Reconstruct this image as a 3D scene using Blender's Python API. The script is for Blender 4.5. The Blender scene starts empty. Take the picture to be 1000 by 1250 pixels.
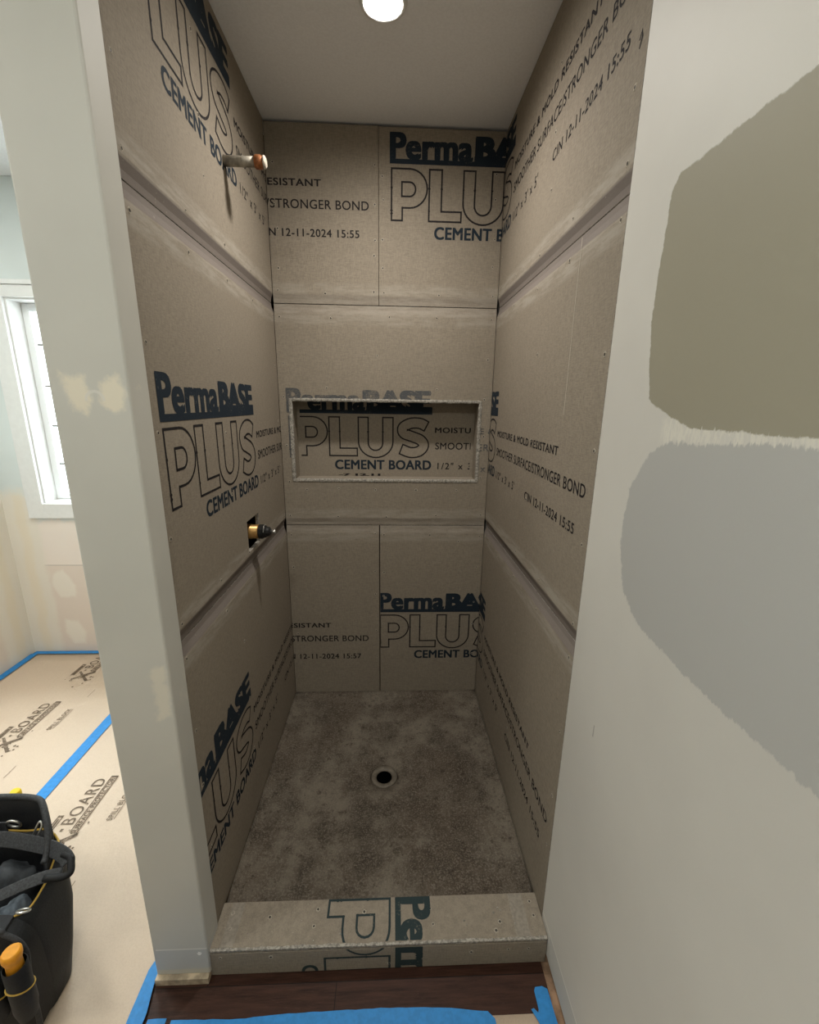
import bpy, bmesh, math, random
from mathutils import Vector, Matrix, noise as mnoise

C = bpy.context.scene.collection
SC = bpy.context.scene
R = random.Random(7)
PI = math.pi

# ------------------------------------------------------------------ dimensions
W = 0.8965      # shower width (left boards at x=0, right boards at x=W)
D = 1.0103      # face of the back boards
H = 2.4647      # ceiling
ZS1 = 0.9363    # lower horizontal joint
ZS2 = 1.8503    # upper horizontal joint
ZP = 0.064      # pan edge
YL = 0.0159     # front edge of left boards
YR = 0.0108     # front edge of right boards
CT, CF, CB = 0.0894, -0.0418, 0.070   # curb top, front, back
XE, YE = 0.0044, -0.0473              # partition end corner
XPL = -0.134                          # far side of the partition
YB2, XL2 = 1.513, -1.655              # far wall and side wall of the next room
YBACK = -2.7

# ------------------------------------------------------------------ camera
cd = bpy.data.cameras.new('camera')
cam = bpy.data.objects.new('camera', cd); C.objects.link(cam)
r_ = Vector((0.999106, -0.039807, 0.014203)); u_ = Vector((-0.004008, 0.245284, 0.969443)); f_ = Vector((0.042074, 0.968634, -0.244905))
m = Matrix((( r_.x, u_.x, -f_.x, 0.4713), (r_.y, u_.y, -f_.y, -0.862), (r_.z, u_.z, -f_.z, 1.4726), (0, 0, 0, 1)))
cam.matrix_world = m
cd.sensor_fit = 'HORIZONTAL'; cd.sensor_width = 36.0; cd.lens = 36.0 * 524.72 / 1000.0
cd.clip_start = 0.02
SC.camera = cam

# ------------------------------------------------------------------ light
SKY = 4.5
LENS = 690.0
ROOM = [(0.20, -1.10, 12.5), (-1.25, -0.60, 11.0), (-0.95, 0.55, 13.0)]
world = bpy.data.worlds.new('sky'); SC.world = world; world.use_nodes = True
wn = world.node_tree; wn.nodes.clear()
bg = wn.nodes.new('ShaderNodeBackground'); wo = wn.nodes.new('ShaderNodeOutputWorld')
bg.inputs[0].default_value = (0.88, 0.95, 1.0, 1); bg.inputs[1].default_value = SKY
wn.links.new(bg.outputs[0], wo.inputs[0])

def area(name, loc, size, power, col, rot=(0, 0, 0), portal=False, shape='DISK', size_y=None):
    ld = bpy.data.lights.new(name, 'AREA'); ld.shape = shape; ld.size = size
    if size_y: ld.size_y = size_y
    ld.energy = power; ld.color = col
    o = bpy.data.objects.new(name, ld); C.objects.link(o); o.location = loc; o.rotation_euler = rot
    if portal: ld.cycles.is_portal = True
    return o
for i, (lx, ly, pw) in enumerate(ROOM):
    area('unseen_ceiling_light', (lx, ly, H - 0.012), 0.30, pw, (0.985, 0.99, 0.93))  # unseen lights added under the ceiling to brighten the walls and next room
area('daylight', (-1.05, 2.75, 2.95), 1.9, 230.0, (0.88, 0.95, 1.0), (-math.radians(48), 0, 0), False, 'RECTANGLE', 1.2)   # bright sky high outside the window

SC.view_settings.view_transform = 'Standard'; SC.view_settings.look = 'None'
SC.view_settings.exposure = 0.0; SC.view_settings.gamma = 1.0
SC.cycles.use_light_tree = False
try: SC.view_settings.use_curve_mapping = False
except Exception: pass

# ------------------------------------------------------------------ node helpers
def srgb(r, g, b):
    f = lambda c: (c / 255 / 12.92) if c / 255 <= 0.04045 else ((c / 255 + 0.055) / 1.055) ** 2.4
    return (f(r), f(g), f(b), 1)

class G:
    """small expression helper for one material's node tree"""
    def __init__(s, name):
        s.m = bpy.data.materials.new(name); s.m.use_nodes = True
        s.t = s.m.node_tree; s.t.nodes.clear()
        s.out = s.t.nodes.new('ShaderNodeOutputMaterial')
        s._xyz = None
    def n(s, typ, **kw):
        nd = s.t.nodes.new(typ)
        for k, v in kw.items(): setattr(nd, k, v)
        return nd
    def put(s, sock, v):
        if isinstance(v, bpy.types.NodeSocket): s.t.links.new(v, sock)
        else: sock.default_value = v
    def math(s, op, a, b=0.0, c=None, clamp=False):
        nd = s.n('ShaderNodeMath', operation=op, use_clamp=clamp)
        s.put(nd.inputs[0], a); s.put(nd.inputs[1], b)
        if c is not None: s.put(nd.inputs[2], c)
        return nd.outputs[0]
    def co(s):
        if not hasattr(s, '_co'):
            s._co = s.n('ShaderNodeTexCoord').outputs['Object']
        return s._co
    def xyz(s):
        if s._xyz is None:
            nd = s.n('ShaderNodeSeparateXYZ'); s.put(nd.inputs[0], s.co()); s._xyz = nd.outputs
        return s._xyz
    def noise(s, scale, detail=4, rough=0.55, stretch=None, off=None):
        v = s.co()
        if stretch or off:
            mp = s.n('ShaderNodeMapping'); s.put(mp.inputs['Vector'], v)
            if stretch: mp.inputs['Scale'].default_value = stretch
            if off: mp.inputs['Location'].default_value = off
            v = mp.outputs[0]
        nd = s.n('ShaderNodeTexNoise'); s.put(nd.inputs['Vector'], v)
        nd.inputs['Scale'].default_value = scale; nd.inputs['Detail'].default_value = detail; nd.inputs['Roughness'].default_value = rough
        return nd.outputs['Fac']
    def ramp(s, v, a, b, lo=0.0, hi=1.0, smooth=True):
        nd = s.n('ShaderNodeMapRange'); nd.interpolation_type = 'SMOOTHSTEP' if smooth else 'LINEAR'
        s.put(nd.inputs['Value'], v); nd.inputs['From Min'].default_value = a; nd.inputs['From Max'].default_value = b
        nd.inputs['To Min'].default_value = lo; nd.inputs['To Max'].default_value = hi
        return nd.outputs[0]
    def mix(s, fac, a, b, blend='MIX'):
        nd = s.n('ShaderNodeMix', data_type='RGBA', blend_type=blend)
        s.put(nd.inputs[0], fac); s.put(nd.inputs[6], a); s.put(nd.inputs[7], b)
        return nd.outputs[2]
    def attr(s, name):
        return s.n('ShaderNodeAttribute', attribute_name=name).outputs['Fac']
    def poly(s, ax, ay, pts, soft=0.004, warp=None):
        """mask of a convex polygon given in two object axes; warp is a node value added to the distance"""
        X = s.xyz(); a, b = X[ax], X[ay]
        area2 = sum(pts[i][0] * pts[(i + 1) % len(pts)][1] - pts[(i + 1) % len(pts)][0] * pts[i][1] for i in range(len(pts)))
        if area2 < 0: pts = pts[::-1]
        d = None
        for i in range(len(pts)):
            (x0, y0), (x1, y1) = pts[i], pts[(i + 1) % len(pts)]
            L = math.hypot(x1 - x0, y1 - y0); nx, ny = -(y1 - y0) / L, (x1 - x0) / L
            e = s.math('ADD', s.math('MULTIPLY', a, nx), s.math('MULTIPLY_ADD', b, ny, -(nx * x0 + ny * y0)))
            d = e if d is None else s.math('MINIMUM', d, e)
        if warp is not None: d = s.math('ADD', d, warp)
        return s.ramp(d, -soft, soft)
    def bsdf(s, col, rough=0.6, metal=0.0, bump=None, bstr=0.1, bdist=0.002, spec=0.35, **kw):
        b = s.n('ShaderNodeBsdfPrincipled')
        s.put(b.inputs['Base Color'], col); s.put(b.inputs['Roughness'], rough); s.put(b.inputs['Metallic'], metal)
        b.inputs['Specular IOR Level'].default_value = spec
        for k, v in kw.items(): s.put(b.inputs[k], v)
        if bump is not None:
            bp = s.n('ShaderNodeBump'); s.put(bp.inputs['Height'], bump); bp.inputs['Strength'].default_value = bstr; bp.inputs['Distance'].default_value = bdist
            s.t.links.new(bp.outputs[0], b.inputs['Normal'])
        s.t.links.new(b.outputs[0], s.out.inputs[0])
        s.b = b
        return s.m

def simple(name, col, rough=0.6, metal=0.0, nscale=None, namt=0.12, bump=0.0, spec=0.35):
    g = G(name); c = col if len(col) == 4 else (*col, 1)
    bmp = None
    if nscale:
        nz = g.noise(nscale); c2 = tuple(x * (1 - namt * 2) for x in c[:3]) + (1,)
        c = g.mix(g.ramp(nz, 0.3, 0.7), c2, c); bmp = nz if bump else None
    return g.bsdf(c, rough, metal, bmp, bump, spec=spec)

# ------------------------------------------------------------------ materials
PAINT = (0.60, 0.585, 0.535, 1)
DRY = (0.70, 0.66, 0.57, 1)

def board_material(name, base, dust):
    g = G(name)
    w1 = g.noise(60, 3, 0.6, (1, 1, 7)); w2 = g.noise(60, 3, 0.6, (6, 6, 1)); big = g.noise(3.0, 5, 0.6); fine = g.noise(420, 2)
    weave = g.math('ADD', g.math('MULTIPLY', w1, 0.5), g.math('MULTIPLY', w2, 0.5))
    b = base
    dk = tuple(x * 0.80 for x in b[:3]) + (1,); lt = tuple(min(1, x * 1.16) for x in b[:3]) + (1,)
    c = g.mix(g.ramp(weave, 0.35, 0.65), dk, lt)
    c = g.mix(g.ramp(big, 0.3, 0.7, 0.0, 0.35), c, tuple(x * 0.80 for x in b[:3]) + (1,))
    c = g.mix(g.ramp(fine, 0.35, 0.7, 0.0, 0.18), c, (b[0] * 1.4, b[1] * 1.4, b[2] * 1.4, 1))
    # smoother mesh edge of the tapered joint and the dusty scraped band beside it
    tp = g.attr('taper'); sc = g.attr('scuff')
    c = g.mix(g.math('MULTIPLY', tp, 0.8), c, (b[0] * 0.68, b[1] * 0.68, b[2] * 0.80, 1))
    drag = g.noise(26, 5, 0.7, (0.35, 0.35, 2.4))
    c = g.mix(g.math('MULTIPLY', sc, g.ramp(drag, 0.38, 0.62, 0.10, 0.62)), c, dust)
    speck = g.noise(95, 2, 0.5)
    c = g.mix(g.ramp(speck, 0.735, 0.77, 0, 0.55), c, dust)
    h = g.math('ADD', g.math('MULTIPLY', weave, 0.7), g.math('MULTIPLY', fine, 0.3))
    return g.bsdf(c, 0.82, 0, h, 0.25, 0.0012, spec=0.25)
M = {}
M['board'] = board_material('cement_board_face', (0.264, 0.226, 0.176, 1), (0.39, 0.355, 0.30, 1))
M['board_edge'] = simple('crumbled_board_edge', (0.44, 0.41, 0.355), 0.9, 0, 160, 0.3, 0.5)
M['mesh_tape'] = simple('pale_mesh_tape', (0.315, 0.28, 0.23), 0.9, 0, 130, 0.12, 0.2)
M['dust'] = simple('pale_cement_dust', (0.46, 0.41, 0.33), 0.9, 0, 200, 0.2)
M['screw'] = simple('sunk_screw_head', (0.06, 0.052, 0.045), 0.5, 0.3)

def ink(name, col, wear=0.35, base=(0.250, 0.214, 0.167, 1)):
    """worn print: the sheet's own colour shows through where the ink skipped the weave"""
    g = G(name)
    n1 = g.noise(210, 2, 0.6); n2 = g.noise(60, 3, 0.6, (1, 1, 6)); n3 = g.noise(14, 4, 0.65)
    v = g.math('ADD', g.math('MULTIPLY', n1, 0.4), g.math('ADD', g.math('MULTIPLY', n2, 0.3), g.math('MULTIPLY', n3, 0.3)))
    a = g.ramp(v, wear - 0.05, wear + 0.10, 0.30, 1.0)
    return g.bsdf(g.mix(a, base, col), 0.8, spec=0.2)
M['ink_blue'] = ink('navy_printing_ink', (0.014, 0.023, 0.034, 1), 0.34)
M['ink_black'] = ink('black_printing_ink', (0.017, 0.015, 0.016, 1), 0.34)
M['ink_faded'] = ink('faded_printing_ink', (0.080, 0.084, 0.088, 1), 0.43)
M['ink_green'] = ink('green_black_printing_ink', (0.026, 0.041, 0.043, 1), 0.35)
M['ink_paper'] = ink('grey_paper_ink', (0.15, 0.112, 0.08, 1), 0.40, (0.60, 0.47, 0.35, 1))
M['chalk'] = simple('pale_scratch', (0.50, 0.46, 0.38), 0.9)

# painted wall, spackled
def wall_right_mat():
    g = G('painted_drywall_with_swatches')
    n1 = g.noise(9, 5, 0.6); big = g.noise(2.2, 4, 0.5); fine = g.noise(230, 2)
    c = g.mix(g.ramp(big, 0.3, 0.7), (0.585, 0.57, 0.525, 1), (0.645, 0.63, 0.58, 1))
    # ragged brushed edges of the two test patches
    br = g.noise(55, 4, 0.75, (1, 1, 1)); brs = g.noise(70, 3, 0.7, (1, 2.2, 0.5))
    wp = g.math('ADD', g.math('MULTIPLY_ADD', br, 0.012, -0.006), g.math('MULTIPLY_ADD', n1, 0.016, -0.008))
    wp2 = g.math('ADD', wp, g.math('MULTIPLY_ADD', brs, 0.020, -0.010))
    smear = g.poly(1, 2, [(-0.19, 1.415), (-0.9, 1.425), (-0.9, 1.462), (-0.23, 1.468), (-0.19, 1.45)], 0.010, wp2)
    streak = g.noise(95, 3, 0.75, (1, 1.8, 0.35))
    c = g.mix(g.math('MULTIPLY', smear, g.ramp(streak, 0.42, 0.58, 0.2, 0.85)), c, (0.70, 0.68, 0.60, 1))
    up = g.poly(1, 2, [(-0.140, 1.808), (-1.3, 1.803), (-1.3, 1.447), (-0.45, 1.444), (-0.26, 1.442), (-0.21, 1.458), (-0.140, 1.484), (-0.117, 1.62), (-0.124, 1.79)], 0.0016, wp)
    upb = g.ramp(g.math('ADD', g.xyz()[2], g.math('MULTIPLY_ADD', streak, 0.05, -0.025)), 1.434, 1.442)
    up = g.math('MULTIPLY', up, upb)
    lo = g.poly(1, 2, [(-0.170, 1.402), (-0.215, 1.420), (-0.45, 1.437), (-1.3, 1.446), (-1.3, 1.094), (-0.33, 1.096), (-0.205, 1.108), (-0.147, 1.146), (-0.117, 1.235), (-0.122, 1.33)], 0.0022, wp2)
    c = g.mix(lo, c, (0.445, 0.445, 0.425, 1))
    c = g.mix(up, c, (0.315, 0.295, 0.225, 1))
    # old wipe marks and the line left by the removed baseboard
    st = g.poly(1, 2, [(-0.05, 0.0), (-3, 0.0), (-3, 0.108), (-0.05, 0.108)], 0.001, g.math('MULTIPLY_ADD', br, 0.002, -0.001))
    c = g.mix(g.math('MULTIPLY', st, 0.35), c, (0.42, 0.43, 0.42, 1))
    ln = g.poly(1, 2, [(0.02, 0.108), (-3, 0.108), (-3, 0.1125), (0.02, 0.1125)], 0.0006)
    c = g.mix(ln, c, (0.78, 0.76, 0.70, 1))
    mk = g.poly(1, 2, [(-0.115, 0.798), (-0.119, 0.798), (-0.1185, 0.826), (-0.1155, 0.826)], 0.001)
    c = g.mix(g.math('MULTIPLY', mk, 0.6), c, (0.2, 0.19, 0.17, 1))
    return g.bsdf(c, 0.55, 0, g.math('ADD', g.math('MULTIPLY', fine, 0.4), g.math('MULTIPLY', br, 0.5)), 0.06, 0.002, spec=0.4)
M['wall_right'] = wall_right_mat()

def partition_mat():
    g = G('painted_drywall_with_spackle')
    big = g.noise(2.5, 4, 0.5); fine = g.noise(230, 2); br = g.noise(38, 5, 0.75); n1 = g.noise(12, 4, 0.6)
    c = g.mix(g.ramp(big, 0.3, 0.7), (0.53, 0.525, 0.475, 1), (0.585, 0.575, 0.52, 1))
    wp = g.math('ADD', g.math('MULTIPLY_ADD', br, 0.030, -0.015), g.math('MULTIPLY_ADD', n1, 0.03, -0.015))
    spk = (0.80, 0.74, 0.60, 1)
    for pts, am in (([(-0.108, 1.515), (-0.075, 1.508), (-0.068, 1.475), (-0.078, 1.450), (-0.094, 1.455), (-0.108, 1.49)], 0.9),
                    ([(-0.044, 1.498), (-0.018, 1.512), (-0.004, 1.49), (-0.008, 1.455), (-0.028, 1.447), (-0.048, 1.465)], 0.9),
                    ([(-0.034, 0.925), (-0.004, 0.93), (0.0, 0.81), (-0.032, 0.80)], 0.5)):
        msk = g.poly(0, 2, pts, 0.008, wp)
        c = g.mix(g.math('MULTIPLY', msk, am), c, spk)
    X = g.xyz()
    # small pale arch left by a fixture
    dx = g.math('ADD', X[0], 0.058); dz = g.math('ADD', X[2], -1.470)
    rr = g.math('SQRT', g.math('ADD', g.math('MULTIPLY', dx, dx), g.math('MULTIPLY', dz, dz)))
    ring = g.math('MULTIPLY', g.ramp(g.math('ABSOLUTE', g.math('SUBTRACT', rr, 0.0155)), 0.0035, 0.0015), g.ramp(dz, -0.003, 0.001))
    c = g.mix(g.math('MULTIPLY', ring, 0.7), c, (0.72, 0.70, 0.64, 1))
    ln = g.poly(0, 2, [(-0.126, 0.107), (0.002, 0.107), (0.002, 0.1105), (-0.126, 0.1105)], 0.0006)
    c = g.mix(ln, c, (0.74, 0.72, 0.66, 1))
    st = g.poly(0, 2, [(-0.2, 0.0), (0.2, 0.0), (0.2, 0.107), (-0.2, 0.107)], 0.001)
    c = g.mix(g.math('MULTIPLY', st, 0.5), c, (0.47, 0.48, 0.48, 1))
    bt = g.poly(0, 2, [(-0.2, 0.0), (0.2, 0.0), (0.2, 0.040), (-0.2, 0.037)], 0.003, g.math('MULTIPLY_ADD', br, 0.008, -0.004))
    c = g.mix(g.math('MULTIPLY', bt, 0.7), c, (0.60, 0.55, 0.43, 1))
    return g.bsdf(c, 0.55, 0, fine, 0.05, 0.001, spec=0.4)
M['partition'] = partition_mat()

def far_wall_mat(name, ax, corner):
    g = G(name)
    n1 = g.noise(7, 5, 0.65); br = g.noise(30, 5, 0.7); big = g.noise(2, 3)
    X = g.xyz()
    wp = g.math('ADD', g.math('MULTIPLY_ADD', n1, 0.10, -0.05), g.math('MULTIPLY_ADD', br, 0.06, -0.03))
    upper = g.ramp(g.math('ADD', X[2], g.math('MULTIPLY', wp, 0.9)), 0.80, 0.84)
    raw = (0.84, 0.76, 0.685, 1); blue = (0.65, 0.695, 0.68, 1)
    lowpanel = g.ramp(g.math('ADD', X[2], g.math('MULTIPLY', br, 0.006)), 0.553, 0.548)
    c = g.mix(lowpanel, raw, (0.76, 0.67, 0.585, 1))
    if ax == 0:
        c = g.mix(g.math('MULTIPLY', g.poly(0, 2, [(-0.2, 0.548), (-1.5, 0.548), (-1.5, 0.554), (-0.2, 0.554)], 0.002), 0.6), c, (0.40, 0.35, 0.29, 1))
        for pts in ([(-1.46, 0.50), (-1.40, 0.53), (-1.35, 0.43), (-1.36, 0.36), (-1.44, 0.36), (-1.475, 0.43)],
                    [(-1.44, 0.215), (-1.37, 0.20), (-1.335, 0.13), (-1.35, 0.06), (-1.415, 0.05), (-1.45, 0.13)]):
            c = g.mix(g.math('MULTIPLY', g.poly(0, 2, pts, 0.012, g.math('MULTIPLY_ADD', n1, 0.05, -0.025)), 0.85), c, (0.84, 0.79, 0.70, 1))
    c = g.mix(upper, c, g.mix(g.ramp(big, 0.3, 0.7), blue, tuple(x * 1.12 for x in blue[:3]) + (1,)))
    # taped and mudded inside corner
    d = g.math('ABSOLUTE', g.math('SUBTRACT', X[ax], corner))
    dd = g.math('ADD', d, g.math('MULTIPLY_ADD', n1, 0.06, -0.03))
    lowmask = g.ramp(g.math('ADD', X[2], g.math('MULTIPLY', wp, 1.2)), 1.02, 0.92)
    c = g.mix(g.math('MULTIPLY', g.ramp(dd, 0.19, 0.15), lowmask), c, (0.80, 0.75, 0.66, 1))
    c = g.mix(g.math('MULTIPLY', g.ramp(g.math('ABSOLUTE', g.math('SUBTRACT', dd, 0.085)), 0.045, 0.01), g.math('MULTIPLY', lowmask, 0.55)), c, (0.80, 0.71, 0.55, 1))
    return g.bsdf(c, 0.7, 0, br, 0.05, 0.002, spec=0.3)
M['wall_far'] = far_wall_mat('half_finished_drywall', 0, XL2)
M['wall_side'] = far_wall_mat('half_finished_drywall_side', 1, YB2)
M['wall_plain'] = simple('painted_drywall', (0.58, 0.575, 0.53), 0.6, 0, 3, 0.04)
M['ceiling'] = simple('ceiling_paint', (0.86, 0.87, 0.885), 0.7, 0, 150, 0.03, 0.04)
M['stud'] = simple('bare_wall_cavity', (0.10, 0.075, 0.05), 0.9, 0, 30, 0.2)
M['white_trim'] = simple('white_trim_paint', (0.80, 0.80, 0.78), 0.4, 0, 40, 0.02)
M['white_vinyl'] = simple('white_vinyl', (0.84, 0.86, 0.86), 0.35)
M['muntin'] = simple('grille_grey', (0.20, 0.19, 0.17), 0.5)

def glass_mat():
    g = G('window_glass')
    tr = g.n('ShaderNodeBsdfTransparent'); gl = g.n('ShaderNodeBsdfGlossy'); gl.inputs['Roughness'].default_value = 0.03
    mx = g.n('ShaderNodeMixShader'); mx.inputs[0].default_value = 0.06
    tr.inputs[0].default_value = (0.97, 0.985, 0.98, 1)
    g.t.links.new(tr.outputs[0], mx.inputs[1]); g.t.links.new(gl.outputs[0], mx.inputs[2]); g.t.links.new(mx.outputs[0], g.out.inputs[0])
    return g.m
M['glass'] = glass_mat()

def planks_mat():
    g = G('dark_vinyl_planks')
    X = g.xyz()
    gr = g.noise(16, 6, 0.7, (0.6, 7, 1)); big = g.noise(3, 3, 0.5, (1, 6, 1)); fine = g.noise(120, 3, 0.7, (0.5, 3, 1))
    c = g.mix(g.ramp(gr, 0.3, 0.72), (0.016, 0.006, 0.0035, 1), (0.062, 0.026, 0.015, 1))
    c = g.mix(g.ramp(fine, 0.55, 0.75, 0, 0.5), c, (0.09, 0.044, 0.028, 1))
    c = g.mix(g.ramp(big, 0.4, 0.6, 0.0, 0.45), c, (0.055, 0.024, 0.016, 1))
    ym = g.math('FRACT', g.math('MULTIPLY_ADD', X[1], 1 / 0.122, 0.53))
    seam = g.ramp(g.math('ABSOLUTE', g.math('SUBTRACT', ym, 0.5)), 0.487, 0.496)
    row = g.math('FLOOR', g.math('MULTIPLY_ADD', X[1], 1 / 0.122, 0.53))
    xm = g.math('FRACT', g.math('MULTIPLY_ADD', X[0], 1 / 0.9, g.math('MULTIPLY', row, 0.37)))
    seam2 = g.ramp(g.math('ABSOLUTE', g.math('SUBTRACT', xm, 0.5)), 0.498, 0.4995)
    c = g.mix(g.math('MAXIMUM', seam, seam2), c, (0.008, 0.004, 0.003, 1))
    return g.bsdf(c, 0.5, 0, gr, 0.08, 0.001, spec=0.2)
M['planks'] = planks_mat()
M['subfloor'] = simple('raw_subfloor_wood', (0.46, 0.29, 0.18), 0.85, 0, 25, 0.3)
M['shim'] = simple('raw_pine_strip', (0.62, 0.50, 0.35), 0.85, 0, 35, 0.25)

def pan_mat():
    g = G('stained_mortar')
    a = g.noise(7, 6, 0.7); b = g.noise(3.2, 5, 0.7, None, (3, 1, 0)); f = g.noise(170, 5, 0.8); s = g.noise(34, 6, 0.85)
    c = g.mix(g.ramp(a, 0.34, 0.66), (0.050, 0.039, 0.028, 1), (0.165, 0.140, 0.108, 1))
    c = g.mix(g.ramp(b, 0.45, 0.62, 0, 0.55), c, (0.072, 0.052, 0.036, 1))
    c = g.mix(g.ramp(f, 0.47, 0.62, 0, 0.7), c, (0.205, 0.178, 0.142, 1))
    c = g.mix(g.ramp(s, 0.53, 0.66, 0, 0.8), c, (0.036, 0.026, 0.018, 1))
    return g.bsdf(c, 0.85, 0, g.math('ADD', g.math('MULTIPLY', f, 0.5), g.math('MULTIPLY', s, 0.5)), 0.35, 0.003, spec=0.25)
M['pan'] = pan_mat()
M['drain_flange'] = simple('dusty_drain_flange', (0.17, 0.145, 0.11), 0.6, 0, 60, 0.2, 0.1)
M['drain_dark'] = simple('drain_throat_shade', (0.0015, 0.0015, 0.0015), 1.0, spec=0.0)  # near-black colour paints in the shade of a deeper drain

def paper_mat(name, base):
    g = G(name)
    wr = g.noise(5, 5, 0.62); wr2 = g.noise(16, 4, 0.6, (1, 0.5, 1)); big = g.noise(1.6, 3); fine = g.noise(300, 2)
    c = g.mix(g.ramp(big, 0.3, 0.7), tuple(x * 0.93 for x in base[:3]) + (1,), base)
    c = g.mix(g.ramp(fine, 0.4, 0.7, 0, 0.10), c, (0.25, 0.17, 0.10, 1))
    return g.bsdf(c, 0.6, 0, g.math('ADD', g.math('MULTIPLY', wr, 1.0), g.math('MULTIPLY', wr2, 0.25)), 0.35, 0.02, spec=0.35)
M['paper'] = paper_mat('brown_floor_paper', (0.62, 0.495, 0.375, 1))
M['tape'] = simple('blue_painters_tape', (0.028, 0.25, 0.62), 0.5, 0, 90, 0.08, 0.1)

# ------------------------------------------------------------------ mesh helpers
def link(name, me, parent=None):
    o = bpy.data.objects.new(name, me); C.objects.link(o)
    if parent is not None: o.parent = parent
    return o
def mesh_obj(name, vs, fs, mats, parent=None, fm=None, smooth=False):
    me = bpy.data.meshes.new(name); me.from_pydata(vs, [], fs)
    for mm in (mats if isinstance(mats, (list, tuple)) else [mats]): me.materials.append(mm)
    if fm:
        for p, i in zip(me.polygons, fm): p.material_index = i
    if smooth:
        for p in me.polygons: p.use_smooth = True
    me.update()
    return link(name, me, parent)
def bm_obj(name, bm, mats, parent=None, smooth=False):
    bmesh.ops.recalc_face_normals(bm, faces=bm.faces[:])
    me = bpy.data.meshes.new(name); bm.to_mesh(me); bm.free()
    for mm in (mats if isinstance(mats, (list, tuple)) else [mats]): me.materials.append(mm)
    if smooth:
        for p in me.polygons: p.use_smooth = True
    return link(name, me, parent)
def box_bm(bm, x0, x1, y0, y1, z0, z1, bev=0.0):
    r = bmesh.ops.create_cube(bm, size=1.0)
    vs = r['verts']
    for v in vs:
        v.co = Vector((x0 + (v.co.x + .5) * (x1 - x0), y0 + (v.co.y + .5) * (y1 - y0), z0 + (v.co.z + .5) * (z1 - z0)))
    if bev:
        es = list({e for v in vs for e in v.link_edges})
        bmesh.ops.bevel(bm, geom=es, offset=bev, segments=2, affect='EDGES', profile=0.7)
def box(name, x0, x1, y0, y1, z0, z1, mat, parent=None, bev=0.0):
    bm = bmesh.new(); box_bm(bm, x0, x1, y0, y1, z0, z1, bev)
    return bm_obj(name, bm, mat, parent)
def empty(name, loc=(0, 0, 0)):
    o = bpy.data.objects.new(name, None); o.empty_display_size = 0.05; C.objects.link(o); o.location = loc
    return o
def tag(o, label, cat, group=None):
    o['label'] = label; o['category'] = cat
    if group: o['group'] = group
    return o
def struct(o): o['kind'] = 'structure'; return o
def lathe(name, prof, mat, parent=None, n=40, axis='Z', origin=(0, 0, 0), smooth=True, cap=True):
    """prof: list of (radius, distance along axis)"""
    vs, fs = [], []
    for (r, h) in prof:
        for k in range(n):
            a = 2 * PI * k / n; c, s = r * math.cos(a), r * math.sin(a)
            p = (c, s, h) if axis == 'Z' else (h, c, s)
            vs.append(tuple(p[i] + origin[i] for i in range(3)))
    for i in range(len(prof) - 1):
        for k in range(n):
            fs.append((i * n + k, i * n + (k + 1) % n, (i + 1) * n + (k + 1) % n, (i + 1) * n + k))
    if cap:
        fs.append(tuple(range(n))[::-1]); fs.append(tuple((len(prof) - 1) * n + k for k in range(n)))
    bm = bmesh.new(); V = [bm.verts.new(v) for v in vs]
    for f in fs:
        try: bm.faces.new([V[i] for i in f])
        except ValueError: pass
    o = bm_obj(name, bm, mat, parent)
    if smooth:
        for p in o.data.polygons: p.use_smooth = len(p.vertices) == 4
    return o
def catmull(pts, n=8, closed=False):
    P = [Vector(p) for p in pts]; out = []
    L = len(P)
    for i in range(L if closed else L - 1):
        p0 = P[(i - 1) % L] if closed or i > 0 else P[0] * 2 - P[1]
        p1, p2 = P[i], P[(i + 1) % L]
        p3 = P[(i + 2) % L] if closed or i + 2 < L else P[-1] * 2 - P[-2]
        for k in range(n):
            t = k / n
            out.append(0.5 * ((2 * p1) + (p2 - p0) * t + (2 * p0 - 5 * p1 + 4 * p2 - p3) * t * t + (3 * p1 - p0 - 3 * p2 + p3) * t ** 3))
    if not closed: out.append(P[-1])
    return out
def tube(name, pts, rad, mat, parent=None, n=10, closed=False, flat=None, up=(0, 0, 1)):
    """swept round tube; flat=(w,t) sweeps a webbing strip instead"""
    P = [Vector(p) for p in pts]; L = len(P)
    bm = bmesh.new(); rings = []
    for i in range(L):
        a = P[(i - 1) % L] if closed or i > 0 else P[i]; b = P[(i + 1) % L] if closed or i < L - 1 else P[i]
        t = (b - a).normalized(); u0 = Vector(up)
        s = t.cross(u0)
        if s.length < 1e-4: s = t.cross(Vector((1, 0, 0)))
        s.normalize(); w = s.cross(t)
        r = rad[i] if isinstance(rad, (list, tuple)) else rad
        ring = []
        for k in range(n):
            an = 2 * PI * k / n
            if flat:
                cx, cy = math.cos(an), math.sin(an)
                ex = 0.25
                ox = math.copysign(abs(cx) ** ex, cx) * flat[0] / 2; oy = math.copysign(abs(cy) ** ex, cy) * flat[1] / 2
            else: ox, oy = r * math.cos(an), r * math.sin(an)
            ring.append(bm.verts.new(P[i] + s * ox + w * oy))
        rings.append(ring)
    for i in range(L if closed else L - 1):
        A, B = rings[i], rings[(i + 1) % L]
        for k in range(n): bm.faces.new((A[k], A[(k + 1) % n], B[(k + 1) % n], B[k]))
    if not closed: bm.faces.new(rings[0][::-1]); bm.faces.new(rings[-1])
    return bm_obj(name, bm, mat, parent, True)

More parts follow.
